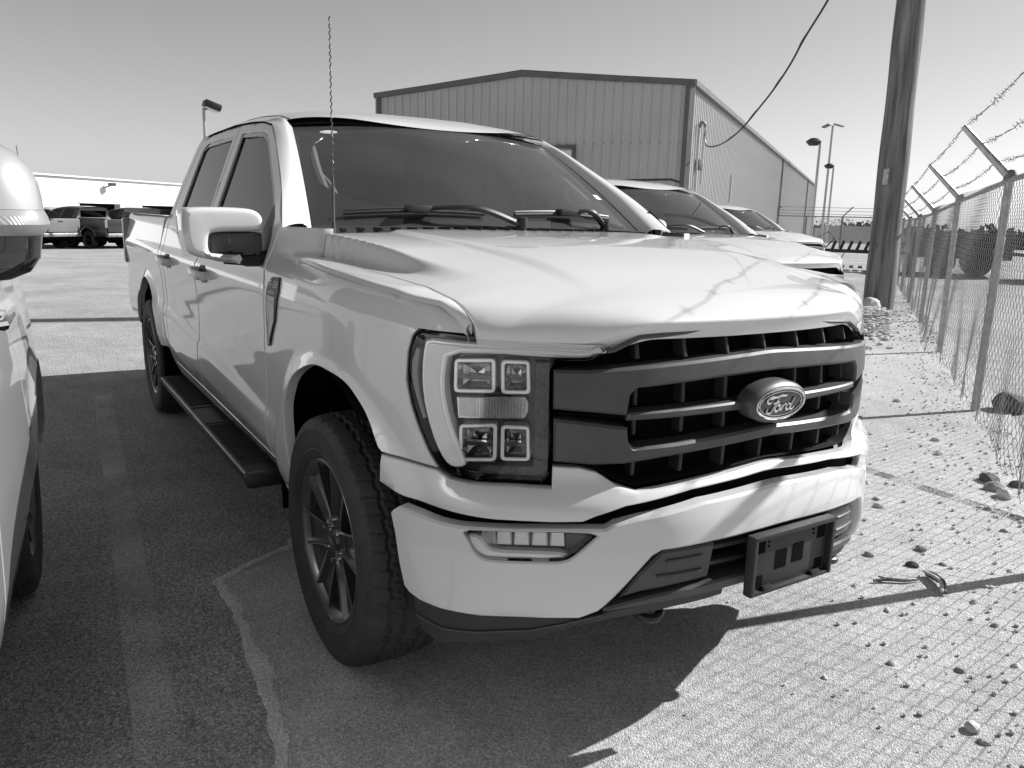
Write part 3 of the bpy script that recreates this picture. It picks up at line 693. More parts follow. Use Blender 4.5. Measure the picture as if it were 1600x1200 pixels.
    fogm=[(-a,b) for a,b in fog]
    BP=panel(mirrored(low_top,low_bot),bsurf,h=.016,thick=.04,gap=0,bev=.006,holes=[ck(fog,1),ck(fogm,1)]).mk('front_bumper',P,root); T['bumper']=BP
    # black gap behind cap and bumper
    gp=mirrored([(1.12,.72),(.9,.70),(.6,.70),(.45,.735),(.2,.76),(.02,.765)],[(1.12,.62),(.9,.60),(.6,.62),(.45,.66),(.2,.69),(.02,.70)])
    panel(gp,bsurf,d=-.06,h=.05,gap=0,bev=0,thick=.002).mk('bumper_backing','void',BP)
    for sd in (1,-1):
        m=(lambda q:q) if sd>0 else (lambda q:q.mir())
        fp=np.array(ck(fog,1))
        bk=panel(fp,bsurf,d=-.055,h=.03,gap=0,bev=0,thick=.002); FL=m(bk).mk('fog_lamp','lamp_dark',BP)
        wl=resample(fp,.015); a=bsurf(wl[:,0],wl[:,1],-.004); b=bsurf(wl[:,0],wl[:,1],-.056)
        A=np.stack([np.vstack([np.c_[a[0],a[1],a[2]]]),np.vstack([np.c_[b[0],b[1],b[2]]])],1); A=np.vstack([A,A[:1]])
        m(G().grid(A)).mk('fog_lamp_bezel','gloss_black',FL)
        led=[(.926,.636),(.893,.636),(.872,.607),(.847,.598),(.763,.597),(.656,.597),(.676,.577),(.847,.576),(.884,.579),(.910,.600)]
        m(panel(ck(led,1),bsurf,d=-.013,h=.012,gap=0,bev=.006,thick=.03)).mk('fog_light_pipe','lamp_white',FL)
        for s0 in (.665,.712,.759,.806,.850):
            qd=[(s0,.602),(s0+.043,.602),(s0+.041,.648),(s0+.003,.648)]
            m(panel(qd,bsurf,d=-.036,h=.02,gap=0,bev=.004,thick=.015)).mk('fog_reflector','reflector',FL)
        m(panel(inset(fp,.004),bsurf,d=-.006,h=.03,gap=0,bev=.001,thick=.002)).mk('fog_lens','glass_lamp',FL)
        # lower corner valance
        val=[(1.09,.442),(1.094,.384),(1.093,.348),(1.063,.321),(1.012,.297),(.932,.301),(.733,.314),(.66,.352),(.52,.400),(.36,.432),(.20,.446),(.20,.470),(.36,.470),(.45,.452),(.53,.43),(.574,.405),(.622,.386),(.716,.394),(.886,.398),(.996,.412),(1.057,.427)]
        m(panel(val,bsurf,d=-.018,h=.018,gap=0,bev=.004,thick=.03)).mk('bumper_valance','plastic_trim',BP)
        rdg=[(1.085,.372),(1.0,.345),(.90,.338),(.75,.345),(.66,.372),(.56,.410),(.56,.414),(.66,.377),(.75,.350),(.90,.344),(1.0,.351),(1.085,.378)]
        m(panel(rdg,bsurf,d=-.012,h=.03,gap=0,bev=.001,thick=.01)).mk('valance_ridge','plastic_grey',BP)
        cov=[(.405,.598),(.243,.605),(.257,.508),(.368,.496),(.459,.482),(.517,.462),(.470,.535)]
        cv=m(panel(cov,bsurf,d=-.026,h=.016,gap=0,bev=.006,thick=.05)).mk('intake_cover','plastic_grey',BP)
        for zz in (.572,.531):
            sl_=[(.285,zz),(.395+(.572-zz)*.6,zz-.006),(.395+(.572-zz)*.6,zz+.002),(.285,zz+.009)]
            m(panel(sl_,bsurf,d=-.018,h=.02,gap=0,bev=.003,thick=.012)).mk('intake_cover_ridge','plastic_grey',cv)
        # tow hook
        P3=[bsurf(np.float64(s),np.float64(z),d) for s,z,d in ((.46,.405,-.12),(.455,.398,-.05),(.43,.392,-.025),(.40,.392,-.025),(.375,.398,-.05),(.37,.405,-.12))]
        q=G(); q.tube(cr([[float(v) for v in p] for p in P3],5),.012,8); m(q).mk('tow_hook','plastic_black',BP)
    # centre intake: backing and two slats, lip below
    ib=mirrored([(.53,.46),(.44,.60),(.26,.616),(.02,.623)],[(.53,.43),(.3,.46),(.02,.47)])
    panel(ib,bsurf,d=-.10,h=.05,gap=0,bev=0,thick=.002).mk('intake_backing','void',BP)
    for zz in (.575,.530):
        panel([(-.27,zz),(.27,zz),(.27,zz+.012),(-.27,zz+.012)],bsurf,d=-.045,h=.04,gap=0,bev=.003,thick=.03).mk('intake_slat','plastic_grey',BP)
    panel(mirrored([(.56,.436),(.50,.458),(.43,.478),(.35,.492),(.2,.503),(.02,.514)],[(.56,.424),(.50,.438),(.43,.452),(.35,.462),(.2,.468),(.02,.474)]),bsurf,d=-.010,h=.02,gap=0,bev=.006,thick=.06).mk('intake_lip','plastic_grey',BP)
    # licence plate bracket
    PB=G(); PB.box((.995,0,.543),(.014,.322,.168),bev=.006); pb=PB.mk('plate_bracket','plastic_trim',root)
    for c,d in (((1.004,0,.622),(.030,.334,.014)),((1.004,0,.462),(.026,.334,.012)),((1.004,.161,.542),(.030,.013,.17)),((1.004,-.161,.542),(.030,.013,.17))):
        q=G(); q.box(c,d,bev=.004); q.mk('bracket_rim','plastic_trim',pb)
    for y,z,w,h in ((.03,.545,.045,.055),(-.04,.540,.045,.055),(.125,.592,.032,.045),(-.125,.592,.032,.04),(.125,.492,.032,.03),(-.125,.492,.032,.03)):
        q=G(); q.box((1.0015,y,z),(.004,w,h)); q.mk('bracket_opening','void',pb)
    for y in (-.10,.10):
        q=G(); q.box((1.010,y,.470),(.016,.035,.016),bev=.003); q.mk('bracket_clip','plastic_black',pb)
    for y,z in ((.09,.60),(.092,.588),(-.095,.60),(-.095,.588)):
        q=G(); q.lathe([(0,1.0045),(.0035,1.0045),(.0035,1.0)],8,'x',(0,y,z)); q.mk('bracket_hole','void',pb)
    q=G(); q.box((.95,0,.55),(.09,.20,.10)); q.mk('bracket_stay','plastic_black',pb)
    # ------------------------------------------------ fender badge
    bd=[(2.04,1.208),(1.945,1.214),(1.93,1.165),(1.975,1.06),(2.075,.955),(2.115,.95),(2.085,1.10),(2.06,1.19)]
    shift=np.array([.0,0]); bd=[(s+.03,z) for s,z in bd]
    g=panel(bd,lambda s,z,d=0.:fsurf(s,z,d),d=.006,h=.012,gap=0,bev=.003,thick=.008)
    g2=panel([(2.064,1.10),(2.075,1.10),(2.118,.962),(2.100,.960)],lambda s,z,d=0.:fsurf(s,z,d),d=.009,h=.02,gap=0,bev=.001,thick=.004)
    for k in (0,1):
        b=(g if k==0 else g.mir()).mk('fender_badge','plastic_black',root)
        (g2 if k==0 else g2.mir()).mk('badge_strip','machined',b)
        in_=panel([(2.085,1.145),(1.990,1.145),(2.012,1.06),(2.098,.975),(2.100,1.08)],lambda s,z,d=0.:fsurf(s,z,d),d=.008,h=.012,gap=0,bev=.001,thick=.004)
        (in_ if k==0 else in_.mir()).mk('badge_insert','lamp_grey',b)
        for txt,sz,s0,z0,w in (('F-150',.034,2.066,1.176,.098),('LARIAT',.019,2.068,1.152,.085)):
            cu=bpy.data.curves.new('badge_text','FONT'); cu.body=txt; cu.size=sz; cu.extrude=.0
            to=bpy.data.objects.new('tmp',cu); COL.objects.link(to); dg=bpy.context.evaluated_depsgraph_get(); me=bpy.data.meshes.new_from_object(to.evaluated_get(dg)); bpy.data.objects.remove(to)
            co=np.array([v.co[:] for v in me.vertices]); ww=co[:,0].max(); f=w/ww
            # on the passenger side text reads from the rear to the front of the truck
            if k==0: ss=s0-co[:,0]*f
            else: ss=(s0-w)+co[:,0]*f
            X,Y,Z=fsurf(ss,z0+co[:,1],.0095)
            V=np.c_[X,Y if k==0 else -Y,Z]; F=[tuple(p.vertices) for p in me.polygons]; bpy.data.meshes.remove(me)
            mk('badge_lettering',V,F,'white_print',b,smooth=False)
    # ------------------------------------------------ door handles, mirrors, running boards
    for nm,x0 in (('front_door',-1.69),('rear_door',-2.70)):
        for k in (0,1):
            y=-float(body(float(SX(x0)),1.135)[1]); s=-1 if k==0 else 1
            q=G(); L=cr([(x0+.115,s*(y+.006),1.131),(x0+.095,s*(y+.040),1.133),(x0,s*(y+.052),1.138),(x0-.095,s*(y+.042),1.142),(x0-.118,s*(y+.004),1.143)],8)
            V=[];n=10
            for i,p in enumerate(L):
                for a in np.linspace(0,2*math.pi,n,endpoint=False): V.append((p[0],p[1]+s*.010*math.cos(a),p[2]+.021*math.sin(a)))
            F=[(i*n+j,i*n+(j+1)%n,(i+1)*n+(j+1)%n,(i+1)*n+j) for i in range(len(L)-1) for j in range(n)]
            q.add(V,F); dh=q.mk('door_handle',P,T[nm+('' if k==0 else '_l')]); fixn(dh)
            q=G(); q.lathe([(0,0),(.05,.002),(.055,.008)],24,'y',(0,0,0)); 
            mk('handle_recess',[(x0+v[0]*1.5,s*(y+.0005)+s*.003,1.135+v[2]*.8) for v in q.V],q.F,'plastic_black',T[nm+('' if k==0 else '_l')])
    for k in (0,1):
        m=(lambda q:q) if k==0 else (lambda q:q.mir())
        # housing outline in (y,z), thick in x
        ho=ck([(-1.250,1.425),(-1.235,1.447),(-1.03,1.449),(-.985,1.436),(-.968,1.408),(-.970,1.372),(-.99,1.362),(-1.145,1.360),(-1.162,1.345),(-1.165,1.295),(-1.148,1.281),(-1.05,1.272),(-1.045,1.258),(-1.10,1.255),(-1.205,1.268),(-1.245,1.300)],2)
        ho=np.array(ho); cen=np.array([-1.14,1.375])
        rows=[]
        for f,x in ((.80,-.654),(.88,-.655),(.93,-.659),(.97,-.668),(.99,-.680),(1.0,-.70),(1.0,-.77),(.985,-.80)):
            pp=inset(ho,(1-f)*.12); 
            if len(pp)!=len(ho): pass
            rows.append(np.c_[np.full(len(pp),x)+.03*(pp[:,0]+.97),pp[:,0],pp[:,1]])
        A=np.stack([np.vstack([r,r[:1]]) for r in rows],0); q=G().grid(A)
        for r,fl in ((rows[0],0),(rows[-1],1)):
            n=len(r); dl=delaunay_2d_cdt([Vector((p[1],p[2])) for p in r],[(i,(i+1)%n) for i in range(n)],[],1,1e-7)
            xs=r[:,0]
            q.add([(float(np.interp(i,range(n),xs)) if i<n else xs.mean(),v.x,v.y) for i,v in enumerate(dl[0])],[tuple(f) if fl else tuple(f)[::-1] for f in dl[2]])
        mi=fixn(m(q).mk('door_mirror',P,root,sharp=50)); T['mirror%d'%k]=mi
        q=G(); q.box((-.735,-1.075,1.318),(.07,.215,.085),bev=.012); m(q).mk('mirror_insert','gloss_black',mi)
        for c,d in (((-.697,-1.122,1.318),(.006,.06,.062)),((-.700,-1.025,1.318),(.006,.11,.062))):
            q=G(); q.box(c,d,bev=.003); m(q).mk('mirror_insert_panel','plastic_grey',mi)
        q=G(); q.box((-.81,-1.11,1.35),(.006,.25,.17),bev=.002); m(q).mk('mirror_glass','mirror_glass',mi)
        q=G(); q.tube(cr([(-.74,-1.10,1.268),(-.74,-1.02,1.262),(-.735,-.955,1.262)],5),[.026]*5+[.03]*6,8); m(q).mk('mirror_arm','plastic_black',mi)
        q=G(); sa=[(-.668,1.240),(-.64,1.345),(-.675,1.405),(-.775,1.485),(-.81,1.28),(-.83,1.245)]
        m(panel(xz(sa),surf,d=-.004,h=.03,gap=0,bev=.002,thick=.02)).mk('mirror_sail','plastic_black',mi)
    piv=Vector((-.74,.97,0)); mf=T['mirror1']; mf.matrix_local=Matrix.Translation(piv)@Matrix.Rotation(R(62),4,'Z')@Matrix.Translation(-piv)
    for s in (-1,1):
        q=G(); q.box((-1.88,s*.965,.372),(2.16,.150,.050),bev=.014); rb=q.mk('running_board','plastic_trim',root)
        q=G(); q.tube([(-.83,s*1.038,.392),(-2.94,s*1.038,.392)],.007,6); q.mk('running_board_edge','steel_dull',rb)
        q=G(); q.box((-.815,s*.965,.368),(.075,.164,.060),bev=.022); q.mk('running_board_cap','plastic_black',rb)
        q=G(); q.box((-2.965,s*.965,.368),(.05,.164,.060),bev=.02); q.mk('running_board_cap','plastic_black',rb)
        for a,b,n in ((-.95,-1.62,19),(-2.10,-2.88,21)):
            for i in range(n):
                q=G(); q.box((a+(b-a)*i/(n-1),s*.965,.399),(.014,.118,.007),bev=.002); q.mk('running_board_tread','rubber',rb)
        for a in (-1.68,-2.04):
            q=G(); q.box((a,s*.965,.399),(.012,.13,.008)); q.mk('running_board_tread','plastic_grey',rb)
        for a in (-1.0,-1.9,-2.8):
            q=G(); q.tube([(a,s*.95,.36),(a,s*.74,.42)],.022,6); q.mk('running_board_bracket','plastic_black',rb)
    # antenna on the passenger cowl
    q=G(); hx_=[]
    q.tube([(-.405,-.800,1.36),(-.403,-.798,1.40),(-.402,-.797,1.56)],[.012,.0065,.0045],8)
    L=[(-.402+.0022*math.cos(t*1.0),-.797+.0022*math.sin(t*1.0),1.56+.0034*t) for t in np.arange(0,152,.55)]
    q.tube(L,.0023,5); an=q.mk('antenna','plastic_grey',root)
    # ------------------------------------------------ wheels
    wheel=make_wheel()
    pos=[((0.0,-.862,.408),0,'f'),((0.0,.862,.408),math.pi,'f'),((-3.69,-.862,.408),0,'r'),((-3.69,.862,.408),math.pi,'r')]
    for i,(p,a,_) in enumerate(pos):
        w=wheel if i==0 else copy_tree(wheel)
        w.parent=root; w.location=p; w.rotation_euler=(0,R([9,0,24,3][i]),a)
    # ------------------------------------------------ wheel wells, underbody
    for cx_ in (0.0,-3.69):
        for s in (1,-1):
            V=[];rows=[]
            for y in (.985,.93,.52):
                rows.append([(cx_+ (.52 if y<.95 else .505)*math.cos(R(a)),s*(y if not (cx_==0.0 and y>.9 and a<50) else y-.10),.455+(.535 if y<.95 else .515)*math.sin(R(a))) for a in np.linspace(-12,192,34)])
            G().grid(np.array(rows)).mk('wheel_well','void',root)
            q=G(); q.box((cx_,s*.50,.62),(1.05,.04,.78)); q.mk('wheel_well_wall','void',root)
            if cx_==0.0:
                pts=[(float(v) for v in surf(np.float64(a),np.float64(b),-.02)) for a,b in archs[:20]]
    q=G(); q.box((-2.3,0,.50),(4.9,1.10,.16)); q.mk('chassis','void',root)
    q=G(); q.box((.42,0,.40),(.74,1.0,.05)); q.mk('sun_leak_blocker','void',root)  # added dark box, stops sun leaking through below the bumper
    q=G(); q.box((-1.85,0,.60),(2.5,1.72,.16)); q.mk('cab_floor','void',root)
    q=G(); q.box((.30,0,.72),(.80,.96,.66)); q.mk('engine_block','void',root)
    for s in (1,-1):
        q=G(); q.tube([(0,s*.74,.40),(0,s*.3,.42)],.05,8); q.mk('axle_shaft','plastic_black',root)
        q=G(); q.tube([(-3.69,s*.74,.40),(-3.69,0,.42)],.06,8); q.mk('axle_shaft','plastic_black',root)
    # ------------------------------------------------ cabin
    q=G(); q.box((-.86,0,1.22),(.52,1.50,.26),bev=.06); da=q.mk('dashboard','dash_grey',root)
    q=G(); q.box((-.98,.38,1.36),(.20,.36,.06),bev=.02); q.mk('instrument_hood','dash_grey',da)
    q=G(); q.box((-.93,-.02,1.355),(.22,.30,.03),bev=.01); q.mk('dash_tray','interior_light',da)
    q=G(); th=np.linspace(0,2*math.pi,33); tl=Matrix.Rotation(R(-24),3,'Y')
    q.tube([tl@Vector((0,.185*math.cos(t),.185*math.sin(t)))+Vector((-1.26,.38,1.24)) for t in th],.016,8,cap=False)
    q.box((-1.255,.38,1.24),(.03,.34,.05)); q.mk('steering_wheel','interior_mid',root)
    for y in (.38,-.38):
        q=G(); q.box((-1.75,y,.95),(.55,.52,.20),bev=.06); q.box((-2.02,y,1.27),(.16,.50,.62),Matrix.Rotation(R(-12),3,'Y'),bev=.06); se=q.mk('seat','interior_mid',root)
        q=G(); q.box((-2.10,y,1.66),(.10,.27,.18),Matrix.Rotation(R(-8),3,'Y'),bev=.04); q.mk('headrest','interior_mid',se)
    q=G(); q.box((-2.70,0,1.20),(.18,1.44,.70),Matrix.Rotation(R(-10),3,'Y'),bev=.06); rs=q.mk('rear_seat','interior_mid',root)
    for y in (.42,-.42):
        q=G(); q.box((-2.76,y,1.62),(.09,.25,.14),bev=.03); q.mk('headrest','interior_mid',rs)
    A=[];  # headliner under the roof
    gu,gv=np.meshgrid(np.linspace(-.97,.97,15),np.linspace(.02,.98,12),indexing='ij'); X,Y,Z=roof(gu,gv); G().grid(np.stack([X,Y,Z-.03],-1)).mk('headliner','interior_mid',root)
    q=G(); q.box((-1.245,0,1.70),(.03,.25,.075),Matrix.Rotation(R(14),3,'Y'),bev=.012); q.tube([(-1.22,0,1.74),(-1.19,0,1.80)],.012,6); q.mk('rear_view_mirror','interior_dark',root)
    q=G(); q.box((-1.16,0,1.795),(.14,.20,.03),Matrix.Rotation(R(30),3,'Y'),bev=.01); q.mk('sensor_pod','interior_dark',root)
    for s in (-1,1):
        L=cr([[float(v) for v in ws(-s*-.90 if False else (.90*(-s)),.93,-.05)],[float(v) for v in ws(.90*(-s),.60,-.06)],[float(v) for v in ws(.885*(-s),.30,-.05)]],6)
        q=G(); q.tube(L,.020,8); ip=q.mk('pillar_trim','interior_light',root)
        L2=cr([L[6],L[8]+np.array([-.02,-s*.05,-.02]),L[10]+np.array([-.02,-s*.05,-.02]),L[12]],6)
        q=G(); q.tube(L2,.012,8); q.mk('grab_handle','interior_light',ip)
    # stickers on the glass
    def sticker(u0,v0,w,h,name,oval=True):
        n=28; pts=[(u0+w*math.cos(t),v0+h*math.sin(t)) for t in np.linspace(0,2*math.pi,n,endpoint=False)] if oval else [(u0-w,v0-h),(u0+w,v0-h),(u0+w,v0+h),(u0-w,v0+h)]
        V=[[float(q) for q in ws(a,b,.0015)] for a,b in pts]; return mk(name,V,[tuple(range(len(V)))],'white_print',T['windshield'],smooth=False)
    sticker(.80,.915,.052,.022,'windshield_sticker'); sticker(-.90,.33,.028,.025,'windshield_sticker',False)
    V=[[float(q) for q in ws(a,b,.0022)] for a,b in [(.80+.043*math.cos(t),.915+.015*math.sin(t)) for t in np.linspace(0,2*math.pi,24,endpoint=False)]]
    mk('sticker_ring',V,[tuple(range(24))],'lamp_grey',T['windshield'],smooth=False)
    V=[[float(q) for q in ws(a,b,.0028)] for a,b in [(.80+.038*math.cos(t),.915+.012*math.sin(t)) for t in np.linspace(0,2*math.pi,24,endpoint=False)]]
    mk('sticker_field',V,[tuple(range(24))],'white_print',T['windshield'],smooth=False)
    return T
def copy_tree(o,parent=None,keep=None,mats=None):
    c=o.copy(); COL.objects.link(c); c.parent=parent
    if mats and c.type=='MESH':
        for sl_ in c.material_slots:
            if sl_.material and sl_.material.name in mats:
                m=mats[sl_.material.name]; sl_.link='OBJECT'; sl_.material=M[m]
    for ch in list(o.children):
        if keep is None or keep(ch): copy_tree(ch,c,keep,mats)
    return c
# ================================================================ ground
def groundmat(name,base,var,cell,stone,crack=0,bumpd=.004,big=.5):
    """aggregate surface: stones of differing grey, broad blotches, fine relief"""
    m=bpy.data.materials.new(name); m.use_nodes=True; n=m.node_tree.nodes; l=m.node_tree.links; p=n['Principled BSDF']
    p.inputs['Roughness'].default_value=.9; p.inputs['Specular IOR Level'].default_value=.25
    tc=n.new('ShaderNodeTexCoord'); O=tc.outputs['Object']
    def math_(op,a,b=None,clamp=False):
        x=n.new('ShaderNodeMath'); x.operation=op; x.use_clamp=clamp
        for i,v in enumerate((a,b)):
            if v is None: continue
            if hasattr(v,'is_output'): l.new(v,x.inputs[i])
            else: x.inputs[i].default_value=v
        return x.outputs[0]
    def noise(sc,det=5,rough=.6):
        t=n.new('ShaderNodeTexNoise'); t.inputs['Scale'].default_value=sc; t.inputs['Detail'].default_value=det; t.inputs['Roughness'].default_value=rough; l.new(O,t.inputs['Vector']); return t.outputs[0]
    def mr(v,a,b,c,d):
        x=n.new('ShaderNodeMapRange'); l.new(v,x.inputs['Value'])
        for k,q in zip(('From Min','From Max','To Min','To Max'),(a,b,c,d)): x.inputs[k].default_value=q
        return x.outputs[0]
    vo=n.new('ShaderNodeTexVoronoi'); vo.inputs['Scale'].default_value=cell; l.new(O,vo.inputs['Vector'])
    sep=n.new('ShaderNodeSeparateColor'); l.new(vo.outputs['Color'],sep.inputs[0])
    vo2=n.new('ShaderNodeTexVoronoi'); vo2.inputs['Scale'].default_value=cell*2.6; l.new(O,vo2.inputs['Vector'])
    sp2=n.new('ShaderNodeSeparateColor'); l.new(vo2.outputs['Color'],sp2.inputs[0])
    c=mr(sep.outputs[0],0,1,1-stone,1+stone); c=math_('MULTIPLY',c,mr(sp2.outputs[1],0,1,1-stone*.8,1+stone*.8))
    c=math_('MULTIPLY',c,mr(noise(cell*.5,6,.7),.3,.7,1-var,1+var)); c=math_('MULTIPLY',c,mr(noise(.55,6,.6),.32,.68,1-big*.35,1+big*.35)); c=math_('MULTIPLY',c,mr(noise(4.5,6,.65),.3,.7,.88,1.12))
    d=vo.outputs['Distance']; c=math_('MULTIPLY',c,mr(d,.25,.75,1.05,.72))
    if crack:
        vc=n.new('ShaderNodeTexVoronoi'); vc.feature='DISTANCE_TO_EDGE'; vc.inputs['Scale'].default_value=.55
        dn=n.new('ShaderNodeVectorMath'); dn.operation='ADD'; l.new(O,dn.inputs[0]); nv=n.new('ShaderNodeTexNoise'); nv.inputs['Scale'].default_value=1.3; nv.inputs['Detail'].default_value=6; l.new(O,nv.inputs['Vector'])
        sc_=n.new('ShaderNodeVectorMath'); sc_.operation='SCALE'; sc_.inputs['Scale'].default_value=.9; l.new(nv.outputs['Color'],sc_.inputs[0]); l.new(sc_.outputs[0],dn.inputs[1]); l.new(dn.outputs[0],vc.inputs['Vector'])
        gate=mr(noise(.22,3),.50,.56,0,crack); w=mr(vc.outputs['Distance'],.0,.010,1,0); k=math_('MULTIPLY',w,gate,True); c=math_('MULTIPLY',c,math_('SUBTRACT',1.0,k))
    c=math_('MULTIPLY',c,base); l.new(c,p.inputs['Base Color'])
    h=math_('ADD',math_('MULTIPLY',d,-1.0),math_('MULTIPLY',noise(cell*1.5,4),.8)); b=n.new('ShaderNodeBump'); b.inputs['Strength'].default_value=.9; b.inputs['Distance'].default_value=bumpd; l.new(h,b.inputs['Height']); l.new(b.outputs[0],p.inputs['Normal'])
    M[name]=m; return m
groundmat('asphalt',.44,.32,140,.40,bumpd=.005)
groundmat('ground_pale',.55,.22,190,.26,bumpd=.003,big=.45)
groundmat('border_pale',.72,.2,190,.2,bumpd=.003)
groundmat('dirt',.42,.22,30,.25,bumpd=.01)
def gz(x,y):
    z=-.018*min(max(0.,-x-9),51.)*float(sst(14,6,y)); r=math.hypot(x,y)
    return z-.05*min(max(r-64,0),90)
st_=list(np.arange(-60,61,4.)); far_=[70,80,90,100,115,130,150,170,190,210,240,270,300,330,380,450,600]
xs=sorted([-v for v in far_]+st_+far_); ys=xs
A=np.array([[(x,y,gz(x,y)-.012) for y in ys] for x in xs]); gnd=G().grid(A).mk('ground','dirt'); tag(gnd,kind='structure')
FD=np.array([-.567,.824]); FN=np.array([-.824,-.567]); FP=np.array([-.92,4.69])    # fence line: direction, side of the lot, first visible post
# the lot: everything on this side of the fence
rowsx=list(np.arange(-58,12.1,2.0)); A=[]
for x in rowsx:
    yf=min(FP[1]+(x-FP[0])/FD[0]*FD[1]+.35,62.); A.append([(x,y,gz(x,y)) for y in np.linspace(-26,yf,26)])
lot=G().grid(np.array(A)).mk('parking_lot','asphalt'); tag(lot,kind='structure')
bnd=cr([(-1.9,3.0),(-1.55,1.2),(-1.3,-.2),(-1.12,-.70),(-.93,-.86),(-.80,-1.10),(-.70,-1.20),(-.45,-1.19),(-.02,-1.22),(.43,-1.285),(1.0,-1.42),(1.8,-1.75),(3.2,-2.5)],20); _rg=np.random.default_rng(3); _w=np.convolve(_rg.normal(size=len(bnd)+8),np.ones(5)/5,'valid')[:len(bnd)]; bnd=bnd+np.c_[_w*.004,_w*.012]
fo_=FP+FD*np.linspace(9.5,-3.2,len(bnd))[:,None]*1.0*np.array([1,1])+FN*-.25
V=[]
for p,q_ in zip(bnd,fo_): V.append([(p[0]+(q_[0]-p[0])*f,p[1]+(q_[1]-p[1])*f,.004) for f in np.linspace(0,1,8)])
tag(G().grid(np.array(V)).mk('pale_ground','ground_pale'),kind='structure')  # paler, finer-grained ground sheet from the curved boundary to the fence
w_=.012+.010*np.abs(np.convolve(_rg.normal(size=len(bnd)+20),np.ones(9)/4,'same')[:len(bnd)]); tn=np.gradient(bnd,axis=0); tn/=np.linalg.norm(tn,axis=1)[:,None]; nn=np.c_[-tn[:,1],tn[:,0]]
tag(G().grid(np.array([[(p[0]-n_[0]*a*.6,p[1]-n_[1]*a*.6,.0045),(p[0],p[1],.0075),(p[0]+n_[0]*a*1.6,p[1]+n_[1]*a*1.6,.0065)] for p,n_,a in zip(bnd,nn,w_)])).mk('pale_border','border_pale'),kind='structure')  # narrow, still paler strip following the curved boundary
# worn parking stripes
def wornmat(name):
    m=bpy.data.materials.new(name); m.use_nodes=True; n=m.node_tree.nodes; l=m.node_tree.links; p=n['Principled BSDF']; p.inputs['Base Color'].default_value=g3(.72); p.inputs['Roughness'].default_value=.9
    o=n['Material Output']; t=n.new('ShaderNodeBsdfTransparent'); mx=n.new('ShaderNodeMixShader'); tc=n.new('ShaderNodeTexCoord')
    a=n.new('ShaderNodeTexNoise'); a.inputs['Scale'].default_value=150; a.inputs['Detail'].default_value=5; a.inputs['Roughness'].default_value=.7; b=n.new('ShaderNodeTexNoise'); b.inputs['Scale'].default_value=2.2; b.inputs['Detail'].default_value=4
    l.new(tc.outputs['Object'],a.inputs['Vector']); l.new(tc.outputs['Object'],b.inputs['Vector'])
    ad=n.new('ShaderNodeMath'); ad.operation='ADD'; l.new(a.outputs[0],ad.inputs[0]); bm_=n.new('ShaderNodeMath'); bm_.operation='MULTIPLY'; bm_.inputs[1].default_value=.45; l.new(b.outputs[0],bm_.inputs[0]); l.new(bm_.outputs[0],ad.inputs[1])
    r=n.new('ShaderNodeMapRange'); r.inputs['From Min'].default_value=.68; r.inputs['From Max'].default_value=.80; r.inputs['To Max'].default_value=.75; l.new(ad.outputs[0],r.inputs['Value'])
    l.new(r.outputs[0],mx.inputs[0]); l.new(t.outputs[0],mx.inputs[1]); l.new(p.outputs[0],mx.inputs[2]); l.new(mx.outputs[0],o.inputs['Surface']); M[name]=m
wornmat('worn_paint')
def stripe(a,b,w):
    a=np.array(a);b=np.array(b); d=(b-a)/np.hypot(*(b-a)); n_=np.array([-d[1],d[0]])*w/2; V=[]
    for t in np.linspace(0,1,12):
        p=a+(b-a)*t; V.append([(p[0]-n_[0],p[1]-n_[1],.004),(p[0]+n_[0],p[1]+n_[1],.004)])
    return tag(G().grid(np.array(V)).mk('parking_line','worn_paint'),kind='structure')
stripe((-4.4,-1.27),(1.4,-1.61),.12); stripe((-4.4,2.6),(.6,2.45),.10)
# ================================================================ the pickup in front
truck=empty('pickup_truck',(0,0,0),0,'large white crew-cab pickup filling the foreground, black grille and empty plate bracket','pickup truck')
T=build_pickup(truck)
small=('interior',)
NOSKIP={'door_pillar','rim_lip','bed_floor','bed_wall','fender','hood','front_door','rear_door','cab_corner','bed_side','rocker_panel','bed_rail','tail_lamp','tailgate','rear_bumper','windshield','windshield_border','window','window_frame','roof','windshield_pillar','cab_back','rear_window','cowl','headlamp','lamp_housing','lamp_lens','daytime_light','grille','grille_upper_bar','grille_lower_bar','grille_centre_bar','upper_fascia','front_bumper','bumper_valance','fog_lamp','door_mirror','mirror_insert','mirror_arm','mirror_sail','wheel','tyre','spoke','hub_cap','wheel_well','wheel_well_wall','chassis','cab_floor','dashboard','seat','headrest','rear_seat','headliner','steering_wheel','running_board','door_handle','bumper_backing','intake_backing','wiper_arm','wiper_blade','brake_disc','wheel_well','engine_block','tailgate_handle'}
def keep(o): return o.name.split('.')[0] in NOSKIP
def other_pickup(loc,rz,label,mats=None,scale=1.0,group=None,kp=keep):
    c=copy_tree(truck,None,kp,mats); c.location=loc; c.rotation_euler=(0,0,rz); c.scale=(scale,)*3
    for k in ('label','category','group'):
        if k in c: del c[k]
    tag(c,label,'pickup truck',group); return c
KEEP_FAR=NOSKIP-{'spoke','steering_wheel','wiper_arm','wiper_blade','seat','headrest','rear_seat','brake_disc','door_handle','dashboard','fog_lamp','mirror_insert','mirror_sail','lamp_lens','lamp_housing'}
kf=lambda o:o.name.split('.')[0] in KEEP_FAR
n1=other_pickup((-2.7,3.75,0),R(.5),'white pickup in the next space beyond the big one, black rails on its roof',scale=.95)
n2=other_pickup((-8.6,11.4,0),R(1),'farther white pickup nosed toward the leaning utility pole, beside the metal building',scale=.92)
q=G(); 
for s in (-.62,.62): q.tube([(-1.45,s,1.93),(-1.6,s,1.965),(-2.5,s,1.975),(-2.75,s,1.94)],.016,6)
rr_=q.mk('roof_rail','plastic_black',n1)
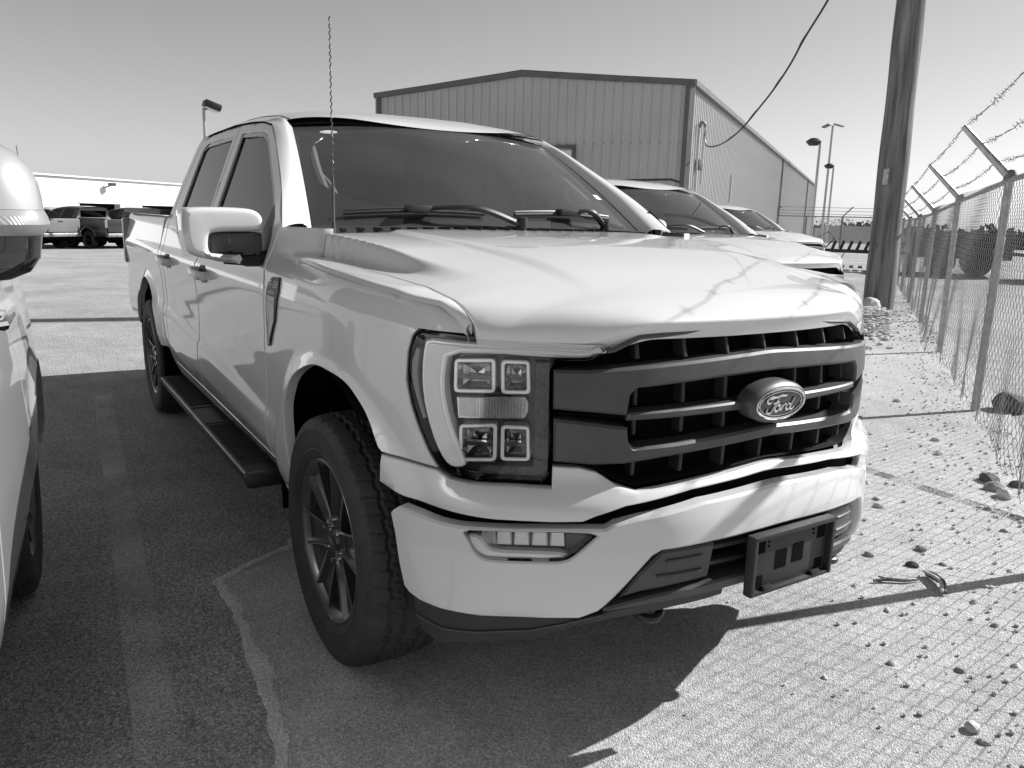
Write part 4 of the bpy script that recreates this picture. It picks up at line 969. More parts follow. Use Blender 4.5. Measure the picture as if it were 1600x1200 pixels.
FAR=[(-38.2,-2.5,'paint_dark','black pickup at the left end of the far row, beside the near mirror'),(-38.9,.1,'paint_mid','grey pickup whose tailgate faces us in the far row'),(-39.3,2.7,'paint_dark','black pickup with its tailgate toward us below the dark bay'),(-39.7,5.3,'paint_dark','black pickup at the right end of the far row, half behind the truck bed'),(-43.6,1.4,'paint_white','white pickup showing only its roof behind the far dark ones')]
for i,(x,y,pm_,lab) in enumerate(FAR):
    a=R(213+3*(i%2)) if i<4 else R(40); ox,oy=(4.9*math.cos(a),4.9*math.sin(a)) if i<4 else (0,0)
    other_pickup((x+ox,y+oy,gz(x,y)-.02),a,lab,{'paint_white':pm_},1.0,'pickups parked in the far row',kf)
# ================================================================ the silver SUV at the left edge
def build_suv():
    r0=np.array([.3,-2.68,0]); S=empty('parked_suv',(.221,-2.788,0),R(-4.5),'silver vehicle at the left edge, its rounded mirror and dark wheel beside the pickup','suv')
    pf=smooth_interp([.30,.36,.44,.55,.75,.95,1.05,1.15,1.24,1.30,1.36,1.80,1.86],[-.12,-.07,-.02,0,.006,.0,-.012,-.030,-.045,-.060,-.10,-.30,-.36],.012)
    yc=lambda x:np.interp(x,[-2.0,-1.6,-1.0,-.4,.2,.7,1.3,2.0,2.5,2.75],[.84,.92,.952,.952,.950,.948,.945,.93,.82,.62])
    def sf(x,z,d=0.):
        x=np.asarray(x,float); z=np.asarray(z,float); r=np.hypot(x+1.02,z-.42); r2=np.hypot(x-1.93,z-.42)
        y=yc(x)+pf(z)+.02*(1-sst(.44,.54,r))+.02*(1-sst(.44,.54,r2))+d
        return x-r0[0],y,z
    arc=lambda c,r,a0,a1,n:[(c+r*math.cos(R(a)),.42+r*math.sin(R(a))) for a in np.linspace(a0,a1,n)]
    parts=[('rear_quarter',[(-.62,.62),(-.52,.95),(-.40,1.28),(-1.95,1.28),(-1.98,.95),(-1.95,.50),(-1.45,.45)]+arc(-1.02,.46,172,25,16)),
           ('rear_door',[(-.60,.62),(-.40,.45),(.30,.45),(.33,.95),(.31,1.28),(-.39,1.28),(-.51,.95)]),
           ('front_door',[(.31,.45),(1.28,.45),(1.30,.95),(1.27,1.28),(.32,1.28),(.34,.95)]),
           ('fender',[(1.29,.45),(1.31,.95),(1.28,1.24),(2.1,1.16),(2.55,1.02),(2.60,.80),(2.55,.45),(2.40,.45)]+arc(1.93,.46,8,172,18))]
    pr={}
    for nm,o in parts:
        g=panel(o,sf,h=.035,thick=.03); pr[nm]=g.mk(nm,'paint_silver',S); g2=g.mir(); g2.mk(nm,'paint_silver',S)
    pr_r=panel([(-.55,.36),(1.45,.36),(1.45,.45),(-.55,.45)],sf,h=.05,thick=.03); pr_r.mk('rocker_panel','plastic_trim',S); pr_r.mir().mk('rocker_panel','plastic_trim',S)
    # greenhouse: glass band, pillars and roof as lofts
    gh=[('side_glass',[(-1.5,1.30),(1.1,1.30),(.45,1.72),(-1.3,1.72)],'glass_tint',-.006),('roof_rail_panel',[(-1.55,1.70),(.60,1.70),(.30,1.82),(-1.5,1.82)],'paint_silver',0.)]
    for nm,o,mt,d in gh:
        g=panel(o,sf,d=d,h=.06,thick=.02); g.mk(nm,mt,S); g.mir().mk(nm,mt,S)
    rows=[]
    for x,z,w in ((2.62,.95,.66),(2.45,1.06,.80),(2.0,1.15,.86),(1.30,1.24,.90)): rows.append([(x-r0[0],u*w,z+.03*(1-u*u)) for u in np.linspace(-1,1,15)])
    G().grid(np.array(rows),flip=True).mk('hood','paint_silver',S)
    rows=[[(x-r0[0],u*w,z+.04*(1-u*u)) for u in np.linspace(-1,1,11)] for x,z,w in ((1.28,1.25,.78),(.40,1.79,.60))]; G().grid(np.array(rows),flip=True).mk('windshield','glass_tint',S)
    rows=[[(x-r0[0],u*w,z+.05*(1-u**4)) for u in np.linspace(-1,1,15)] for x,z,w in ((.41,1.79,.605),(-.2,1.82,.60),(-1.0,1.82,.59),(-1.75,1.76,.58))]; G().grid(np.array(rows),flip=True).mk('roof','paint_silver',S)
    rows=[[(x-r0[0],u*w,z) for u in np.linspace(-1,1,9)] for x,z,w in ((-1.75,1.77,.58),(-1.95,1.28,.76),(-2.02,.9,.78),(-1.95,.45,.76))]; G().grid(np.array(rows)).mk('tailgate','paint_silver',S)
    q=G(); q.box((2.50-r0[0],0,.62),(.30,1.35,.55),bev=.10); q.mk('front_bumper','paint_silver',S)
    q=G(); q.box((.1-r0[0],0,.48),(4.0,1.2,.30)); q.mk('chassis','void',S)
    q=G(); q.box((.0-r0[0],0,.9),(2.4,1.1,.3)); q.mk('cabin_floor','void',S)
    for cx_ in (-1.02,1.93):
        for s in (1,-1):
            rows=[[(cx_-r0[0]+.47*math.cos(R(a)),s*y,.42+.48*math.sin(R(a))) for a in np.linspace(-8,188,26)] for y in (.86,.5)]; G().grid(np.array(rows)).mk('wheel_well','void',S)
            w=copy_tree([c for c in truck.children if c.name.split('.')[0]=='wheel'][0]); w.parent=S; w.location=(cx_-r0[0],s*.775,.395); w.scale=(.967,)*3; w.rotation_euler=(0,.3,math.pi if s>0 else 0)
    # chrome door handles and mirrors
    for nm,x0 in (('rear_door',-.22),('front_door',.52)):
        for s in (1,-1):
            y=float(sf(x0,1.13)[1]); q=G(); q.tube([(x0-r0[0]+.10,s*(y),1.125),(x0-r0[0]+.08,s*(y+.035),1.127),(x0-r0[0]-.08,s*(y+.038),1.135),(x0-r0[0]-.10,s*(y),1.136)],.015,8); q.mk('door_handle','chrome',pr[nm])
    for s in (1,-1):
        def ring(prof,sx=1.0):
            rows=[]
            for z,f,ox in prof:
                rr=[]
                for a in np.linspace(0,2*math.pi,37):
                    c,sn=math.cos(a),math.sin(a); k=.72
                    rr.append((.83-r0[0]+ox+.085*f*math.copysign(abs(c)**k,c),s*(1.012+.112*f*math.copysign(abs(sn)**k,sn)*sx),z))
                rows.append(rr)
            g=G().grid(np.array(rows)); return g
        mm=fixn(ring([(1.434,1.0,0),(1.45,.995,0),(1.475,.96,-.002),(1.500,.87,-.006),(1.520,.72,-.012),(1.534,.52,-.016),(1.541,.28,-.02),(1.543,.02,-.02)]).mk('mirror_cap','paint_silver',S)); 
        fixn(ring([(1.395,.96,0),(1.400,1.0,.002),(1.412,1.06,.004),(1.424,1.04,.003),(1.4335,1.0,0)]).mk('marker_lens','lamp_clear',mm))
        fixn(ring([(1.322,.25,-.01),(1.326,.55,-.008),(1.338,.78,-.004),(1.36,.91,0),(1.3945,.955,0)]).mk('mirror_base','gloss_black',mm))
        q=G(); q.tube([(.83-r0[0],s*.96,1.36),(.86-r0[0],s*.84,1.31)],[.05,.05],10); q.mk('mirror_arm','gloss_black',mm)
    return S
ribmat('lamp_clear',.30,130,0,amt=.25)
suv=build_suv()
# ================================================================ metal building
pmat('steel_wall',.52,.45,metal=.1,noise=(.6,.06)); pmat('steel_trim',.13,.5,noise=(2,.15)); pmat('door_white',.85,.5); pmat('galv',.42,.45,metal=.7,noise=(18,.25)); pmat('galv_dark',.20,.55,metal=.5,noise=(14,.3))
BC=np.array([-16.1,15.93]); BU=np.array([-.567,.824]); BW=np.array([-.824,-.567]); BUn=BU/np.hypot(*BU); BWn=BW/np.hypot(*BW)
bld=empty('metal_building',(BC[0],BC[1],0),0,'grey ribbed metal building with a low gable, behind the pickups','building')
def sheet(width,h0,h1,n=3):
    """a ribbed wall sheet in (along, out, up); h0,h1 the heights at its two edges"""
    prof=[]; pit=width/n
    for i in range(n):
        b=i*pit
        for f,o in ((0,.0),(.30,.0),(.36,.012),(.42,.0),(.60,0),(.66,.012),(.72,0),(.82,.0),(.87,.034),(.95,.034),(1.0,0)): prof.append((b+f*pit,o))
    return [[(t,o,0),(t,o,h0+(h1-h0)*t/width)] for t,o in prof]
def place(rows,org,dr,nr):
    return np.array([[(org[0]+dr[0]*t+nr[0]*o-BC[0],org[1]+dr[1]*t+nr[1]*o-BC[1],z) for t,o,z in r] for r in rows])
EH=5.45; RH=5.95; WID=11.0
nS=12; sw=WID/nS
hgt=lambda t:EH+(RH-EH)*(1-abs(t/WID-.5)*2)
for i in range(nS):
    t0=i*sw; org=BC+BWn*t0; rows=sheet(sw,hgt(t0),hgt(t0+sw)); G().grid(place(rows,org,BWn,-BUn)).mk('wall_sheet','steel_wall',bld,smooth=False)
LEN=68.; nL=74; sl2=LEN/nL; base_me=None
for i in range(nL):
    org=BC+BUn*(i*sl2)
    if base_me is None:
        o=G().grid(place(sheet(sl2,EH,EH),BC,BUn,-BWn)).mk('wall_sheet','steel_wall',bld,smooth=False); base_me=o.data
    else:
        o=bpy.data.objects.new('wall_sheet',base_me); COL.objects.link(o); o.parent=bld; o.location=(BUn[0]*i*sl2,BUn[1]*i*sl2,0)
def pt(t,o,z,l=0.): p=BC+BWn*t-BUn*o+BUn*l; return (p[0]-BC[0],p[1]-BC[1],z)
def beam(name,a,b,w,h,mat,par):
    a=Vector(a);b=Vector(b); d=(b-a); L=d.length; x=d.normalized(); up=Vector((0,0,1)) if abs(x.z)<.9 else Vector((1,0,0)); y=up.cross(x).normalized(); z=x.cross(y)
    m=Matrix((x,y,z)).transposed(); q=G(); q.box((a+b)/2,(L,w,h),m); return q.mk(name,mat,par,smooth=False)
for a,b in (((-.15,EH+.02),(WID/2,RH+.02)),((WID/2,RH+.02),(WID+.15,EH+.02))):
    beam('rake_trim',pt(a[0],.06,a[1]),pt(b[0],.06,b[1]),.12,.17,'steel_trim',bld)
beam('corner_trim',pt(.0,.035,0),pt(.0,.035,EH),.20,.20,'steel_trim',bld); beam('corner_trim',pt(WID,.035,0),pt(WID,.035,EH),.16,.16,'steel_trim',bld)
beam('eave_gutter',pt(-.10,0,EH+.03,-.05),pt(-.10,0,EH+.03,LEN),.16,.16,'steel_trim',bld)
V=[pt(-.1,.1,EH+.1),pt(WID/2,.1,RH+.13),pt(WID+.1,.1,EH+.1),pt(-.1,0,EH+.1,LEN),pt(WID/2,0,RH+.13,LEN),pt(WID+.1,0,EH+.1,LEN)]
mk('roof',V,[(0,1,4,3),(1,2,5,4)],'steel_wall',bld,smooth=False)
V=[pt(0,0,0,LEN),pt(WID,0,0,LEN),pt(WID,0,EH,LEN),pt(WID/2,0,RH,LEN),pt(0,0,EH,LEN)]; mk('end_wall',V,[(0,1,2,3,4)],'steel_wall',bld,smooth=False)
mk('end_wall',[pt(WID,0,0,0),pt(WID,0,0,LEN),pt(WID,0,EH,LEN),pt(WID,0,EH,0)],[(0,1,2,3)],'steel_wall',bld,smooth=False)
# roll-up door with frame, in the gable wall
d0,d1,dh=3.66,6.7,3.62
for k in range(24): beam('door_slat',pt(d0,.045,.08+k*.148),pt(d1,.045,.08+k*.148),.02,.140,'door_white',bld)
for a,b in ((pt(d0-.05,.06,0),pt(d0-.05,.06,dh+.05)),(pt(d1+.05,.06,0),pt(d1+.05,.06,dh+.05)),(pt(d0-.1,.06,dh+.05),pt(d1+.1,.06,dh+.05))): beam('door_frame',a,b,.10,.10,'steel_trim',bld)
q=G(); q.box(pt(5.48,.14,3.98),(.34,.22,.16),bev=.03); q.mk('wall_lamp','plastic_black',bld)
for l_ in (30.,56.):
    q=G(); q.tube([pt(-.10,0,.05,l_),pt(-.10,0,EH-.05,l_)],.055,6); q.mk('downpipe','steel_trim',bld)
beam('base_trim',pt(-.04,.05,.06),pt(WID,.05,.06),.06,.12,'steel_trim',bld); beam('base_trim',pt(-.045,0,.06,.1),pt(-.045,0,.06,LEN),.05,.12,'steel_trim',bld)
for z_ in (1.9,3.75):
    for i in range(36):
        q=G(); q.box(pt(.22+i*.303,.04,z_),(.025,.025,.025)); q.mk('wall_screw','steel_trim',bld,smooth=False)
# service mast on the long wall
for a,b,r in ((pt(-.10,0,.3,1.25),pt(-.10,0,4.35,1.25),.035),(pt(-.16,0,2.6,1.75),pt(-.16,0,4.2,1.75),.03),(pt(-.05,0,2.2,9.0),pt(-.05,0,3.3,9.0),.05)):
    q=G(); q.tube([a,b],r,8); q.mk('conduit','galv',bld)
q=G(); q.tube(cr([pt(-.10,0,4.33,1.25),pt(-.14,0,4.47,1.27),pt(-.24,0,4.45,1.32),pt(-.26,0,4.34,1.34)],6),.05,8); q.mk('weatherhead','galv_dark',bld)
q=G(); q.box(pt(-.12,0,3.2,1.5),(.18,.18,.35),bev=.02); q.mk('meter_box','galv_dark',bld)
# ================================================================ utility pole and drop wire
pmat('pole_wood',.20,.9,noise=(2.5,.55,8),bump=(30,.8,.01))
_n=M['pole_wood'].node_tree; _mp=_n.nodes.new('ShaderNodeMapping'); _mp.inputs['Scale'].default_value=(6,6,.35)
for nd in _n.nodes:
    if nd.type=='TEX_NOISE':
        for lk in list(nd.inputs['Vector'].links): _n.links.remove(lk)
        _n.links.new(_mp.outputs[0],nd.inputs['Vector'])
_n.links.new([x for x in _n.nodes if x.type=='TEX_COORD'][0].outputs['Object'],_mp.inputs['Vector'])
PB_=(-6.08,11.18); zz=np.linspace(-.1,11.5,60)
pole=empty('utility_pole',(PB_[0],PB_[1],0),0,'thick weathered wooden utility pole standing by the chain-link fence','pole')
q=G(); q.tube([(-.13*(z/6.),.0+.06*z/6.,z) for z in zz],[.255-.006*z+.006*math.sin(z*3.1) for z in zz],20); q.mk('shaft','pole_wood',pole)
q=G(); q.box((.02,-.262,2.25),(.09,.02,.26),Matrix.Rotation(R(8),3,'Z')); q.mk('pole_tag','galv',pole)
for z in (1.1,3.4,5.2):
    q=G(); q.tube([(-.02,-.25,z),(-.02,-.29,z)],.02,6); q.mk('pole_bolt','galv_dark',pole)
# wire: level plan line from the mast to high on the pole
Sx=np.array([*(np.array(pt(-.26,0,0,1.34))[:2]+BC)]); Ex=np.array([PB_[0]-.2,PB_[1]])
zw=[(0,4.33),(.015,3.85),(.05,3.70),(.136,3.65),(.229,3.73),(.32,3.92),(.419,4.26),(.507,4.6),(.584,4.99),(.645,5.41),(.74,5.95),(.87,6.9),(1.0,8.0)]
Lw=cr([(Sx[0]+(Ex[0]-Sx[0])*t,Sx[1]+(Ex[1]-Sx[1])*t,z) for t,z in zw],8)
q=G(); q.tube([p for p in Lw],.022,6); wi=q.mk('service_wire','plastic_black'); tag(wi,'dark cable drooping from the building corner up to the utility pole','cable')
q=G(); q.tube([p+np.array([.02*math.sin(i*.5),.02*math.cos(i*.5),.015]) for i,p in enumerate(Lw)],.010,5); q.mk('messenger_strand','galv_dark',wi)
# ================================================================ chain-link fence
fence=empty('chain_link_fence',(FP[0],FP[1],0),0,'chain-link fence with angled barbed-wire arms running along the right','fence')
SP=3.25; K0,K1=-2,14
def fpos(k): return FP+FD*SP*k
fh_=lambda k:float(np.interp(k,[-3,0,1,2,3,5,14],[1.86,1.83,1.76,1.67,1.62,1.60,1.60]))
def floc(p,z): return (p[0]-FP[0],p[1]-FP[1],z)
for k in range(K0,K1+1):
    p=fpos(k); h=fh_(k); z0=0
    q=G(); q.tube([floc(p,-.1),floc(p+FN*(.02 if k==1 else 0),h)],.031,12); po=q.mk('post','galv',fence)
    q=G(); q.lathe([(0,h+.05),(.03,h+.045),(.045,h+.01),(.045,h-.03)],12,'z',floc(p,0)); q.mk('post_cap','galv_dark',po)
    a=p; b=p+FN*.36; q=G(); q.tube([floc(a,h-.01),floc(b,h+.37)],[.032,.022],8); ar=q.mk('barbed_wire_arm','galv',po)
for i,(f,zz_) in enumerate(((.98,.365),(.62,.235),(.28,.11))):
    L=[];
    for k in range(K0,K1):
        for t in np.linspace(0,1,24,endpoint=False):
            kk=k+t; p=fpos(kk)+FN*.36*f; sag=-.05*4*t*(1-t)*(.6+.4*((i*7+k*3)%3)/2); w=.010*math.sin(kk*71+i); L.append(floc(p+FN*w,fh_(kk)+zz_+sag+.008*math.sin(kk*97)))
    q=G(); q.tube(L,.0024,4,cap=False)
    for k in range(K0*26,min(K1,6)*26):
        kk=k/26; t=kk-math.floor(kk); p=fpos(kk)+FN*.36*f; z=fh_(kk)+zz_-.05*4*t*(1-t)*(.6+.4*((i*7+int(math.floor(kk))*3)%3)/2)
        for e in (0,1):
            a=k*2.1+e*1.7; dv=np.array([math.cos(a)*.018,math.sin(a)*.018]); q.tube([floc(p-dv,z-.018*math.sin(a*1.3)),floc(p+dv,z+.018*math.sin(a*1.3))],.0016,3,cap=False)
    q.mk('barbed_wire','galv_dark',fence)
q=G()
for k in range(K0,K1): q.tube([floc(fpos(k+t),fh_(k+t)-.03) for t in np.linspace(0,1,4)],.021,8,cap=False)
q.mk('top_rail','galv',fence)
def fabric(k,pitch):
    """one bay of woven wire: zigzag strands of alternate phase that meet at every bend"""
    n=int(SP/pitch); V=[];F=[]; H=fh_(k)-.07; rows=int(H/pitch)
    off=[(0,.0019),(.0016,-.00095),(-.0016,-.00095)]
    for i in range(n):
        k0=len(V)
        for j in range(rows+1):
            t=(i+((i+j)%2))*pitch*SP/(n*pitch); z=.03+j*H/rows; kk=k+t/SP; base=fpos(kk)
            o=.012*math.sin(kk*9+z*4)+.02*math.sin(kk*23)*max(0,1-z)+.16*math.exp(-((kk-1.05)/.28)**2)*max(0,.9-z)+.05*max(0,.35-z)*math.sin(kk*31)
            b=base+FN*(o+.045+.003*(1 if (i+j)%2 else -1))
            for a,c in off: V.append((b[0]-FP[0]+FD[0]*c+FN[0]*a,b[1]-FP[1]+FD[1]*c+FN[1]*a,z))
        for j in range(rows):
            for e in range(3): F.append((k0+j*3+e,k0+j*3+(e+1)%3,k0+(j+1)*3+(e+1)%3,k0+(j+1)*3+e))
    return tag(mk('chain_link_fabric',V,F,'galv',fence,smooth=False),kind='stuff')
for k in range(K0,K1): fabric(k,.048 if k<5 else .075)
# far fence across the end of the yard, with a gate
C2=fpos(14.2); ff=empty('far_fence',(C2[0],C2[1],0),0,'distant chain-link fence with a tall end post in front of the building','fence')
D2=np.array([-.70,-.26]); D2=D2/np.hypot(*D2)
for k in range(0,6):
    p=D2*2.2*k; h=1.9 if k!=5 else 3.6; q=G(); q.tube([(p[0],p[1],-.6),(p[0]+.1*(k==5),p[1],h)],.06 if k!=5 else .13,8); po=q.mk('post','galv_dark',ff)
    if k in (1,3,4): q=G(); q.tube([(p[0],p[1],1.9),(p[0]+.5,p[1]+.25,2.5)],.04,6); q.mk('barbed_wire_arm','galv_dark',po)
q=G(); q.tube([(0,0,1.88),(D2[0]*11,D2[1]*11,1.88)],.035,6); q.mk('top_rail','galv_dark',ff)
for z in (2.0,2.2,2.4): q=G(); q.tube([(0,0,z),(D2[0]*11,D2[1]*11,z+.1)],.012,4); q.mk('barbed_wire','galv_dark',ff)
q=G()
for i in range(0,74):
    for s in (1,-1):
        a=i*.15; b=a+s*1.9
        q.tube([(D2[0]*a,D2[1]*a,0 if s>0 else 0),(D2[0]*min(max(b,0),11),D2[1]*min(max(b,0),11),1.86*(abs(min(max(b,0),11)-a)/1.9))],.008,3,cap=False)
tag(q.mk('chain_link_fabric','galv',ff),kind='stuff')
# ================================================================ lamp posts
def lamp_post(loc,h,kind,label,r=.07):
    L=empty('lamp_post',(loc[0],loc[1],gz(*loc)),0,label,'lamp post','lamp posts around the yard'); q=G(); q.tube([(0,0,0),(.0,0,h)],[r,r*.75],10); q.mk('post','galv',L)
    if kind=='box':
        q=G(); q.tube([(0,0,h-.05),(.1,.3,h)],.04,6); q.mk('arm','galv_dark',L); q=G(); q.box((.1,.35,h+.12),(.75,.75,.30),Matrix.Rotation(R(-18),3,'X'),bev=.08); hd=q.mk('lamp_head','plastic_black',L); q=G(); q.box((.1,.30,h-.05),(.55,.55,.04),Matrix.Rotation(R(-18),3,'X')); q.mk('lamp_glass','door_white',hd)
    elif kind=='cobra':
        q=G(); q.lathe([(0,.30),(.25,.25),(.52,.05),(.50,-.02),(.30,-.22),(0,-.25)],14,'z',(-.35,-.25,h+.2)); q.mk('lamp_head','plastic_black',L); q=G(); q.tube([(0,0,h-.1),(0,0,h+.15),(-.2,-.15,h+.25)],.06,6); q.mk('arm','galv_dark',L)
    else:
        for s in (1,-1): q=G(); q.box((s*.55,s*.3,h),(1.0,.6,.16),Matrix.Rotation(s*R(18),3,'Y')); q.mk('lamp_head','galv_dark',L)
    return L
lamp_post((-36.9,6.1),6.35,'box','lamp post with one box head rising behind the pickup roof',.09)
lamp_post((-34.3,45.8),6.7,'cobra','nearest lamp post right of the metal building, dark round head',.12)
lamp_post((-57.8,78.2),14.0,'mast','tall thin mast with two small heads, right of the building',.16)
lamp_post((-51.4,70.5),8.2,'cobra','shorter distant lamp post right of the tall mast',.13)
# ================================================================ the white building far left
pmat('stucco',.74,.8,noise=(.4,.05)); 
wb=empty('white_building',(-62,4.0,0),0,'long low white building with dark bays behind the far row of pickups','building')
a=np.array([-52.5,-5.2]); b=np.array([-70.3,10.9]); wd=(b-a)/np.hypot(*(b-a)); wn=np.array([wd[1],-wd[0]]); wn=wn if wn[0]>0 else -wn
a2=a-wd*14; b2=b+wd*16; WH=3.28
def wp(t,o,z): p=a+wd*t+wn*o; return (p[0]+62,p[1]-4.0,z)
Lw_=np.hypot(*(b-a)); bays=[(11.3,15.6,1.55),(18.2,24,1.50),(27,32,1.5)]
t=-14.
for (t0,t1,zt) in bays:
    mk('wall',[wp(t,0,-2),wp(t0,0,-2),wp(t0,0,WH),wp(t,0,WH)],[(0,1,2,3)],'stucco',wb,smooth=False)
    mk('wall',[wp(t0,0,zt),wp(t1,0,zt),wp(t1,0,WH),wp(t0,0,WH)],[(0,1,2,3)],'stucco',wb,smooth=False)
    mk('bay_opening',[wp(t0,-.5,-2),wp(t1,-.5,-2),wp(t1,-.5,zt),wp(t0,-.5,zt)],[(0,1,2,3)],'void',wb,smooth=False)
    for tt in (t0,t1): mk('bay_reveal',[wp(tt,0,-2),wp(tt,-.5,-2),wp(tt,-.5,zt),wp(tt,0,zt)],[(0,1,2,3)],'stucco',wb,smooth=False)
    mk('bay_soffit',[wp(t0,0,zt),wp(t0,-.5,zt),wp(t1,-.5,zt),wp(t1,0,zt)],[(0,1,2,3)],'stucco',wb,smooth=False)
    beam('bay_header',wp(t0-.1,.03,zt+.05),wp(t1+.1,.03,zt+.05),.08,.09,'door_white',wb)
    t=t1
mk('wall',[wp(t,0,-2),wp(40,0,-2),wp(40,0,WH),wp(t,0,WH)],[(0,1,2,3)],'stucco',wb,smooth=False)
mk('roof',[wp(-14,0,WH),wp(40,0,WH),wp(40,-20,WH),wp(-14,-20,WH)],[(0,1,2,3)],'stucco',wb,smooth=False)
beam('parapet_cap',wp(-14,.05,WH+.03),wp(40,.05,WH+.03),.3,.10,'stucco',wb)
mk('awning',[wp(-3,0,.95),wp(11,0,.95),wp(11,1.2,.75),wp(-3,1.2,.75)],[(0,1,2,3)],'plastic_black',wb,smooth=False)
q=G(); q.box(wp(14.1,.55,2.92),(.5,.5,.22),bev=.04); q.tube([wp(14.1,0,2.7),wp(14.1,.45,2.85)],.05,6); q.mk('wall_lamp','steel_trim',wb)
q=G(); q.tube([wp(6.9,-.5,WH),wp(6.75,-.5,WH+1.7)],.035,5); q.mk('roof_antenna','galv_dark',wb)
# ================================================================ beyond the fence
def trailer(loc,rz,label,L=2.6,h=1.5,n=2):
    t=empty('dump_trailer',(*loc,0),rz,label,'trailer'); q=G(); V=[]
    for x,w,zt in ((-L/2,1.15,h),(L/2,1.15,h)): pass
    q.box((0,0,.60),(L,1.9,.14)); q.mk('bed_frame','plastic_trim',t)
    for s in (1,-1):
        q=G(); q.box((0,s*1.05,h*.5+.15),(L,.06,h-.75),Matrix.Rotation(-s*R(6),3,'X')); q.mk('side_wall','plastic_black',t)
        for i in range(7): q=G(); q.box((-L/2+.15+i*(L-.3)/6,s*1.12,h*.5+.15),(.08,.08,h-.75),Matrix.Rotation(-s*R(6),3,'X')); q.mk('side_rib','plastic_trim',t)
    for e in (1,-1): q=G(); q.box((e*L/2,0,h*.5+.15),(.06,2.0,h-.75)); q.mk('end_wall','plastic_black',t)
    for i in range(n):
        for s in (1,-1): q=G(); q.lathe([(.0,-.12),(.25,-.12),(.40,-.10),(.42,0),(.40,.10),(.0,.12)],24,'y',(-.5+i*.95,s*1.0,.42)); q.mk('wheel','rubber',t)
    q=G(); q.tube([(L/2,.4,.7),(L/2+1.2,0,.6)],.05,6); q.tube([(L/2,-.4,.7),(L/2+1.2,0,.6)],.05,6); q.mk('drawbar','plastic_trim',t)
    return t
trailer((-11.2,22.9),R(30),'dark dump trailer parked behind the chain-link fence, nearer the pole')
trailer((-7.7,23.6),R(24),'second dark trailer behind the fence at the right picture edge')
# steel rack with a row of dark brackets
rk=empty('steel_rack',(-12.9,20.9,0),R(35),'low steel stand with a row of dark brackets beside the utility pole','rack')
q=G(); q.box((0,0,.62),(2.6,.5,.10)); q.mk('beam','plastic_trim',rk)
for x in (-1.15,1.15): q=G(); q.box((x,0,.30),(.14,.4,.60)); q.mk('leg','plastic_trim',rk)
for i in range(9): q=G(); q.box((-1.05+i*.24,0,.80),(.09,.36,.30),Matrix.Rotation(R(18),3,'Y'),bev=.02); q.mk('bracket','plastic_black',rk)
for i in range(8): q=G(); q.box((-1.0+i*.26,.5,.12),(.12,.8,.05)); q.mk('lower_bar','plastic_trim',rk)
q=G(); q.tube([(-1.3,.1,.7),(-1.5,.1,1.05),(-1.25,.1,1.2),(-1.05,.1,1.0),(-1.3,.1,.7)],.02,5); q.mk('wire_hoop','plastic_black',rk)
# houses and tree line far off
pmat('house_wall',.55,.8); pmat('house_roof',.22,.8); pmat('foliage',.055,.8,noise=(2,.5))
for i,(az,d,w,hh) in enumerate(((124.9,150,10,3.2),(125.7,165,9,3.0),(124.3,175,11,3.4),(123.6,190,9,3.2),(126.1,200,10,3.4))):
    x=CAM_POS[0]+d*math.cos(R(az)); y=CAM_POS[1]+d*math.sin(R(az)); hs=empty('far_house',(x,y,gz(x,y)-.1),R(20+17*i),'small pale house %s beyond the far fence'%['nearest the pole','second in the cluster','with the long roof','smallest','farthest left'][i],'house')
    q=G(); q.box((0,0,hh/2),(w,7,hh)); q.mk('wall','house_wall',hs,smooth=False); mk('roof',[(-w/2-.4,-3.9,hh),(w/2+.4,-3.9,hh),(w/2+.4,0,hh+2.2),(-w/2-.4,0,hh+2.2),(w/2+.4,3.9,hh),(-w/2-.4,3.9,hh)],[(0,1,2,3),(3,2,4,5)],'house_roof',hs,smooth=False)
    for x_ in (-w*.28,w*.28):
        q=G(); q.box((x_,-3.52,hh*.55),(1.3,.08,1.2)); q.mk('window','gloss_black',hs,smooth=False)
def leaf_tree(name,loc,h,w,label,n=900,trunk=True,seed=1):
    rg=np.random.default_rng(seed); t=empty(name,loc,0,label,'tree' if trunk else 'bush'); q=G()
    q.tube([(0,0,0),(.05,.02,h*.35),(.0,.05,h*.6)],[.05*h*.3,.035*h*.3,.02*h*.3],7)
    for k in range(5):
        a=k*1.3; q.tube([(.03,.02,h*(.25+.06*k)),(w*.3*math.cos(a),w*.3*math.sin(a),h*(.5+.07*k))],[.012*h,.004*h],5)
    q.mk('trunk','pole_wood',t)
    V=[];F=[]; cl=rg.normal(size=(22,3))*[w*.25,w*.25,h*.16]+[0,0,h*.62]
    for i in range(n):
        c=cl[rg.integers(22)]+rg.normal(size=3)*[w*.10,w*.10,h*.07]; a=rg.normal(size=3); a/=np.linalg.norm(a); b=np.cross(a,rg.normal(size=3)); b/=np.linalg.norm(b); s=h*.03*(.6+rg.random()); k=len(V); V+=[c-a*s,c+b*s*.5,c+a*s,c-b*s*.5]; F.append((k,k+1,k+2,k+3))
    mk('crown',V,F,'foliage',t,smooth=False); return t
for i in range(9):
    az=122.4+.55*i; d=185+14*(i%3); leaf_tree('far_tree',(CAM_POS[0]+d*math.cos(R(az)),CAM_POS[1]+d*math.sin(R(az)),-4.6),6.2+.8*(i%3),9.,'dark tree in the distant line beyond the far fence, %s'%['rightmost, by the pole','second from the pole','third from the pole','fourth from the pole','middle of the line','sixth from the pole','seventh from the pole','eighth from the pole','leftmost, by the tall fence post'][i],300,seed=i)
V=[];F=[]; rg2=np.random.default_rng(8)
